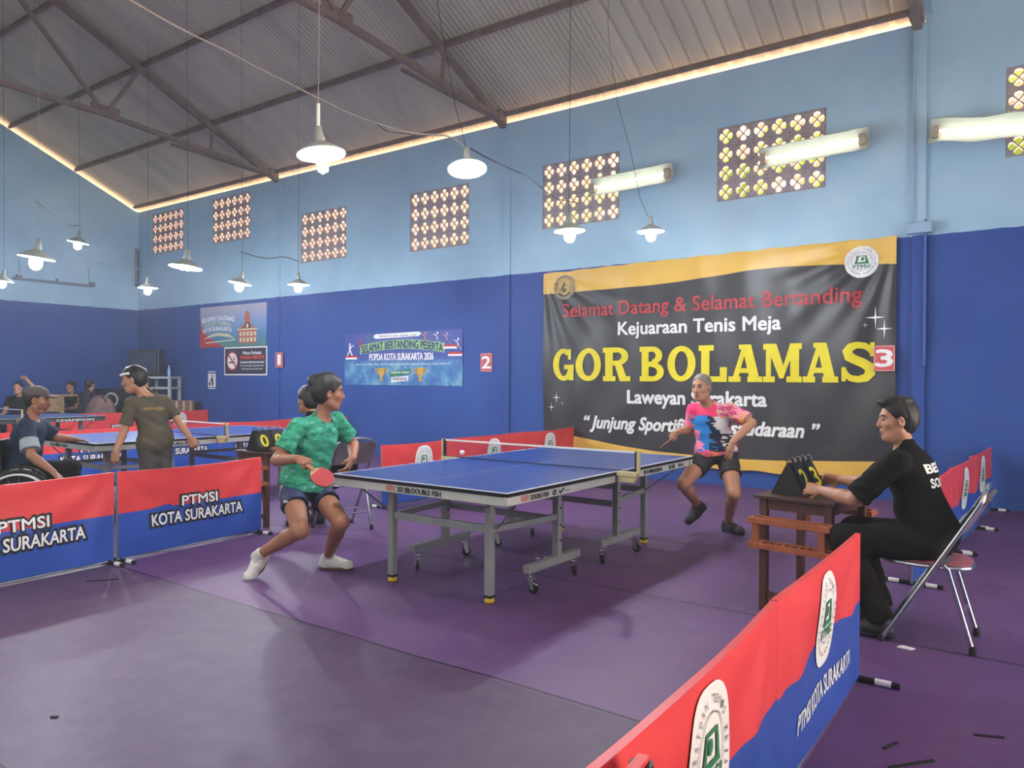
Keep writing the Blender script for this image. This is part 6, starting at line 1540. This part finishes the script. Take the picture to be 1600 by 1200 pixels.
MB().bar(WP(.52, .29, .05), WP(.70, .29, .055), .30, .015).build('footplate', BLACK_PL, r)
MB().bar(WP(.54, .14, .05), WP(.50, .14, .24), .02, .02).build('footplate_bar', BLACK_PL, r); MB().bar(WP(.54, .44, .05), WP(.50, .44, .24), .02, .02).build('footplate_bar', BLACK_PL, r)

# ------------------------------------------------------------------ seated umpire of the middle court, behind the green player
def seated(x, y, z0, f, lean=.10, armz=.72, reach=.36, s=1.0, headz=1.21):
    f = unit((f[0], f[1], 0)); l = np.cross(UPV, f); b = V3((x, y, 0))
    J = dict(pel=b+UPV*z0, neck=b+f*lean+UPV*(z0+.52*s), head=b+f*(lean+.05)+UPV*(z0+.665*s))
    for sd, k in (('L', 1), ('R', -1)):
        J['sh'+sd] = b+f*(lean-.01)+l*k*.165*s+UPV*(z0+.445*s); J['el'+sd] = b+f*(lean+.10)+l*k*.22+UPV*(z0+.19); J['wr'+sd] = b+f*(lean+reach)+l*k*.12+UPV*armz
        J['hip'+sd] = b+l*k*.09+UPV*z0; J['kn'+sd] = b+f*.42+l*k*.12+UPV*(z0-.02); foot(J, sd, b+f*.36+l*k*.12+UPV*.094, f)
    return J, f, l
J2, f2, l2 = seated(-1.40, 1.32, .545, (-1, -.22), lean=.36, armz=.76, reach=.28)
person('person in black with dark hair sitting behind the green player\u2019s shoulder', J2, dict(hf=f2, shirt=CLBLK, pants=CLBLK2, leg=2, hem=-.09, h=.009, sleeve=.9, bun=False, hair_h=.025, nape=-.10, shoes=(SHOEB, SOLEB), eyes=False, handL=dict(d=f2-UPV*.2, n=(0, 0, -1), side=1), handR=dict(d=f2-UPV*.2, n=(0, 0, -1), side=-1)))

# ------------------------------------------------------------------ people in the far corner
def seat_box(J, x, y, label):
    o = MB().box((0, 0, .235), (.42, .42, .03)).build('stool_seat_tmp', BLACK_PL)
    bpy.data.objects.remove(o)
    r = thing('stool', label, 'stool', (x, y, 0))
    MB().box((0, 0, .44), (.36, .36, .035)).build('seat', mat('dark_stool', (60, 52, 50), .6), r, bevel=.01)
    for a in (-1, 1):
        for b_ in (-1, 1): MB().box((a*.14, b_*.14, .215), (.035, .035, .43)).build('leg', mat('dark_stool', (60, 52, 50), .6), r)
    return r
FH = .011
p = at(33, 640, 15.0); Jf, ff, lf = seated(p.x, p.y, .545, -FWD*.9+RIGHT*.2); 
Jf['elL'] = V3(at(53, 606, 15.05)); Jf['wrL'] = V3(at(42, 593, 15.0)); Jf['shL'] = V3(at(47, 624, 15.05))
person('person in black at the far left with one arm raised above the head', Jf, dict(hf=ff, skin=SK2, shirt=CLBLK, pants=CLBLK2, leg=2, hem=-.09, h=FH, sleeve=.6, shoes=(SHOEB, SOLEB), eyes=False, handL=dict(d=unit(-RIGHT+UPV*.6), n=-FWD, side=1, curl=(.9, .9, .9, .9)), handR=dict(d=ff, n=(0, 0, -1), side=-1)))
seat_box(Jf, p.x, p.y, 'dark stool under the person with a raised arm, behind the far barrier')
p = at(131, 640, 16.1); Jf, ff, lf = seated(p.x, p.y, .60, FWD*.9+RIGHT*.35, reach=.40, armz=.86)
person('person in a black polo with an orange collar seen from behind, far left', Jf, dict(hf=ff, skin=SK2, shirt=mat('black_navy_polo', (36, 38, 50), .85, var=.1), pants=CLBLK2, leg=2, hem=-.09, h=FH, sleeve=.75, shoes=(SHOEB, SOLEB), eyes=False, collar_mat=mat('orange_collar', (200, 140, 100), .7), handL=dict(d=ff, n=(0, 0, -1), side=1), handR=dict(d=ff, n=(0, 0, -1), side=-1)))
seat_box(Jf, p.x, p.y, 'dark stool under the person with an orange collar, behind the far barrier')
p = at(119, 640, 17.2); Jf, ff, lf = seated(p.x, p.y, .545, -FWD*.9-RIGHT*.3)
person('person mostly hidden behind the back of the orange-collared person', Jf, dict(hf=ff, skin=SK2, shirt=CLBLK, pants=CLBLK2, leg=2, hem=-.09, h=FH, shoes=(SHOEB, SOLEB), eyes=False, handL=dict(d=ff, n=(0, 0, -1), side=1), handR=dict(d=ff, n=(0, 0, -1), side=-1)))
seat_box(Jf, p.x, p.y, 'dark stool under the hidden person in the far corner')
p = at(236, 640, 16.95); Jf, ff, lf = seated(p.x, p.y, .62, -FWD*.6-RIGHT*.7, lean=.04)
person('person in a white and yellow shirt behind the olive-shirted person\u2019s shoulder', Jf, dict(hf=ff, skin=SK2, shirt=mat('white_yellow_shirt', (206, 196, 170), .8, var=.2, scale=5), pants=CLBLK2, leg=2, hem=-.09, h=FH, hair_h=.02, nape=-.10, shoes=(SHOEB, SOLEB), eyes=False, handL=dict(d=ff, n=(0, 0, -1), side=1), handR=dict(d=ff, n=(0, 0, -1), side=-1)))
seat_box(Jf, p.x, p.y, 'dark stool under the person in white and yellow, by the metal rack')
for o in list(bpy.data.objects):
    if o.get('category') == 'stool': o['group'] = 'stools in the far corner'

# ------------------------------------------------------------------ thin haze volume added to veil the dark tones
hm = bpy.data.materials.new('veil_air'); hm.use_nodes = True; t = hm.node_tree; t.nodes.clear()
ho = t.nodes.new('ShaderNodeOutputMaterial'); hv = t.nodes.new('ShaderNodeVolumeScatter')
hv.inputs['Color'].default_value = (0.93, 0.96, 1, 1); hv.inputs['Density'].default_value = 0.004; hv.inputs['Anisotropy'].default_value = 0.2
t.links.new(hv.outputs[0], ho.inputs['Volume'])
hz_ = MB().box(((XL+XR)/2, (YW+YB)/2, 4.25), (XR-XL-0.02, YW-YB-0.02, 8.5)).build('haze', hm); struct(hz_)
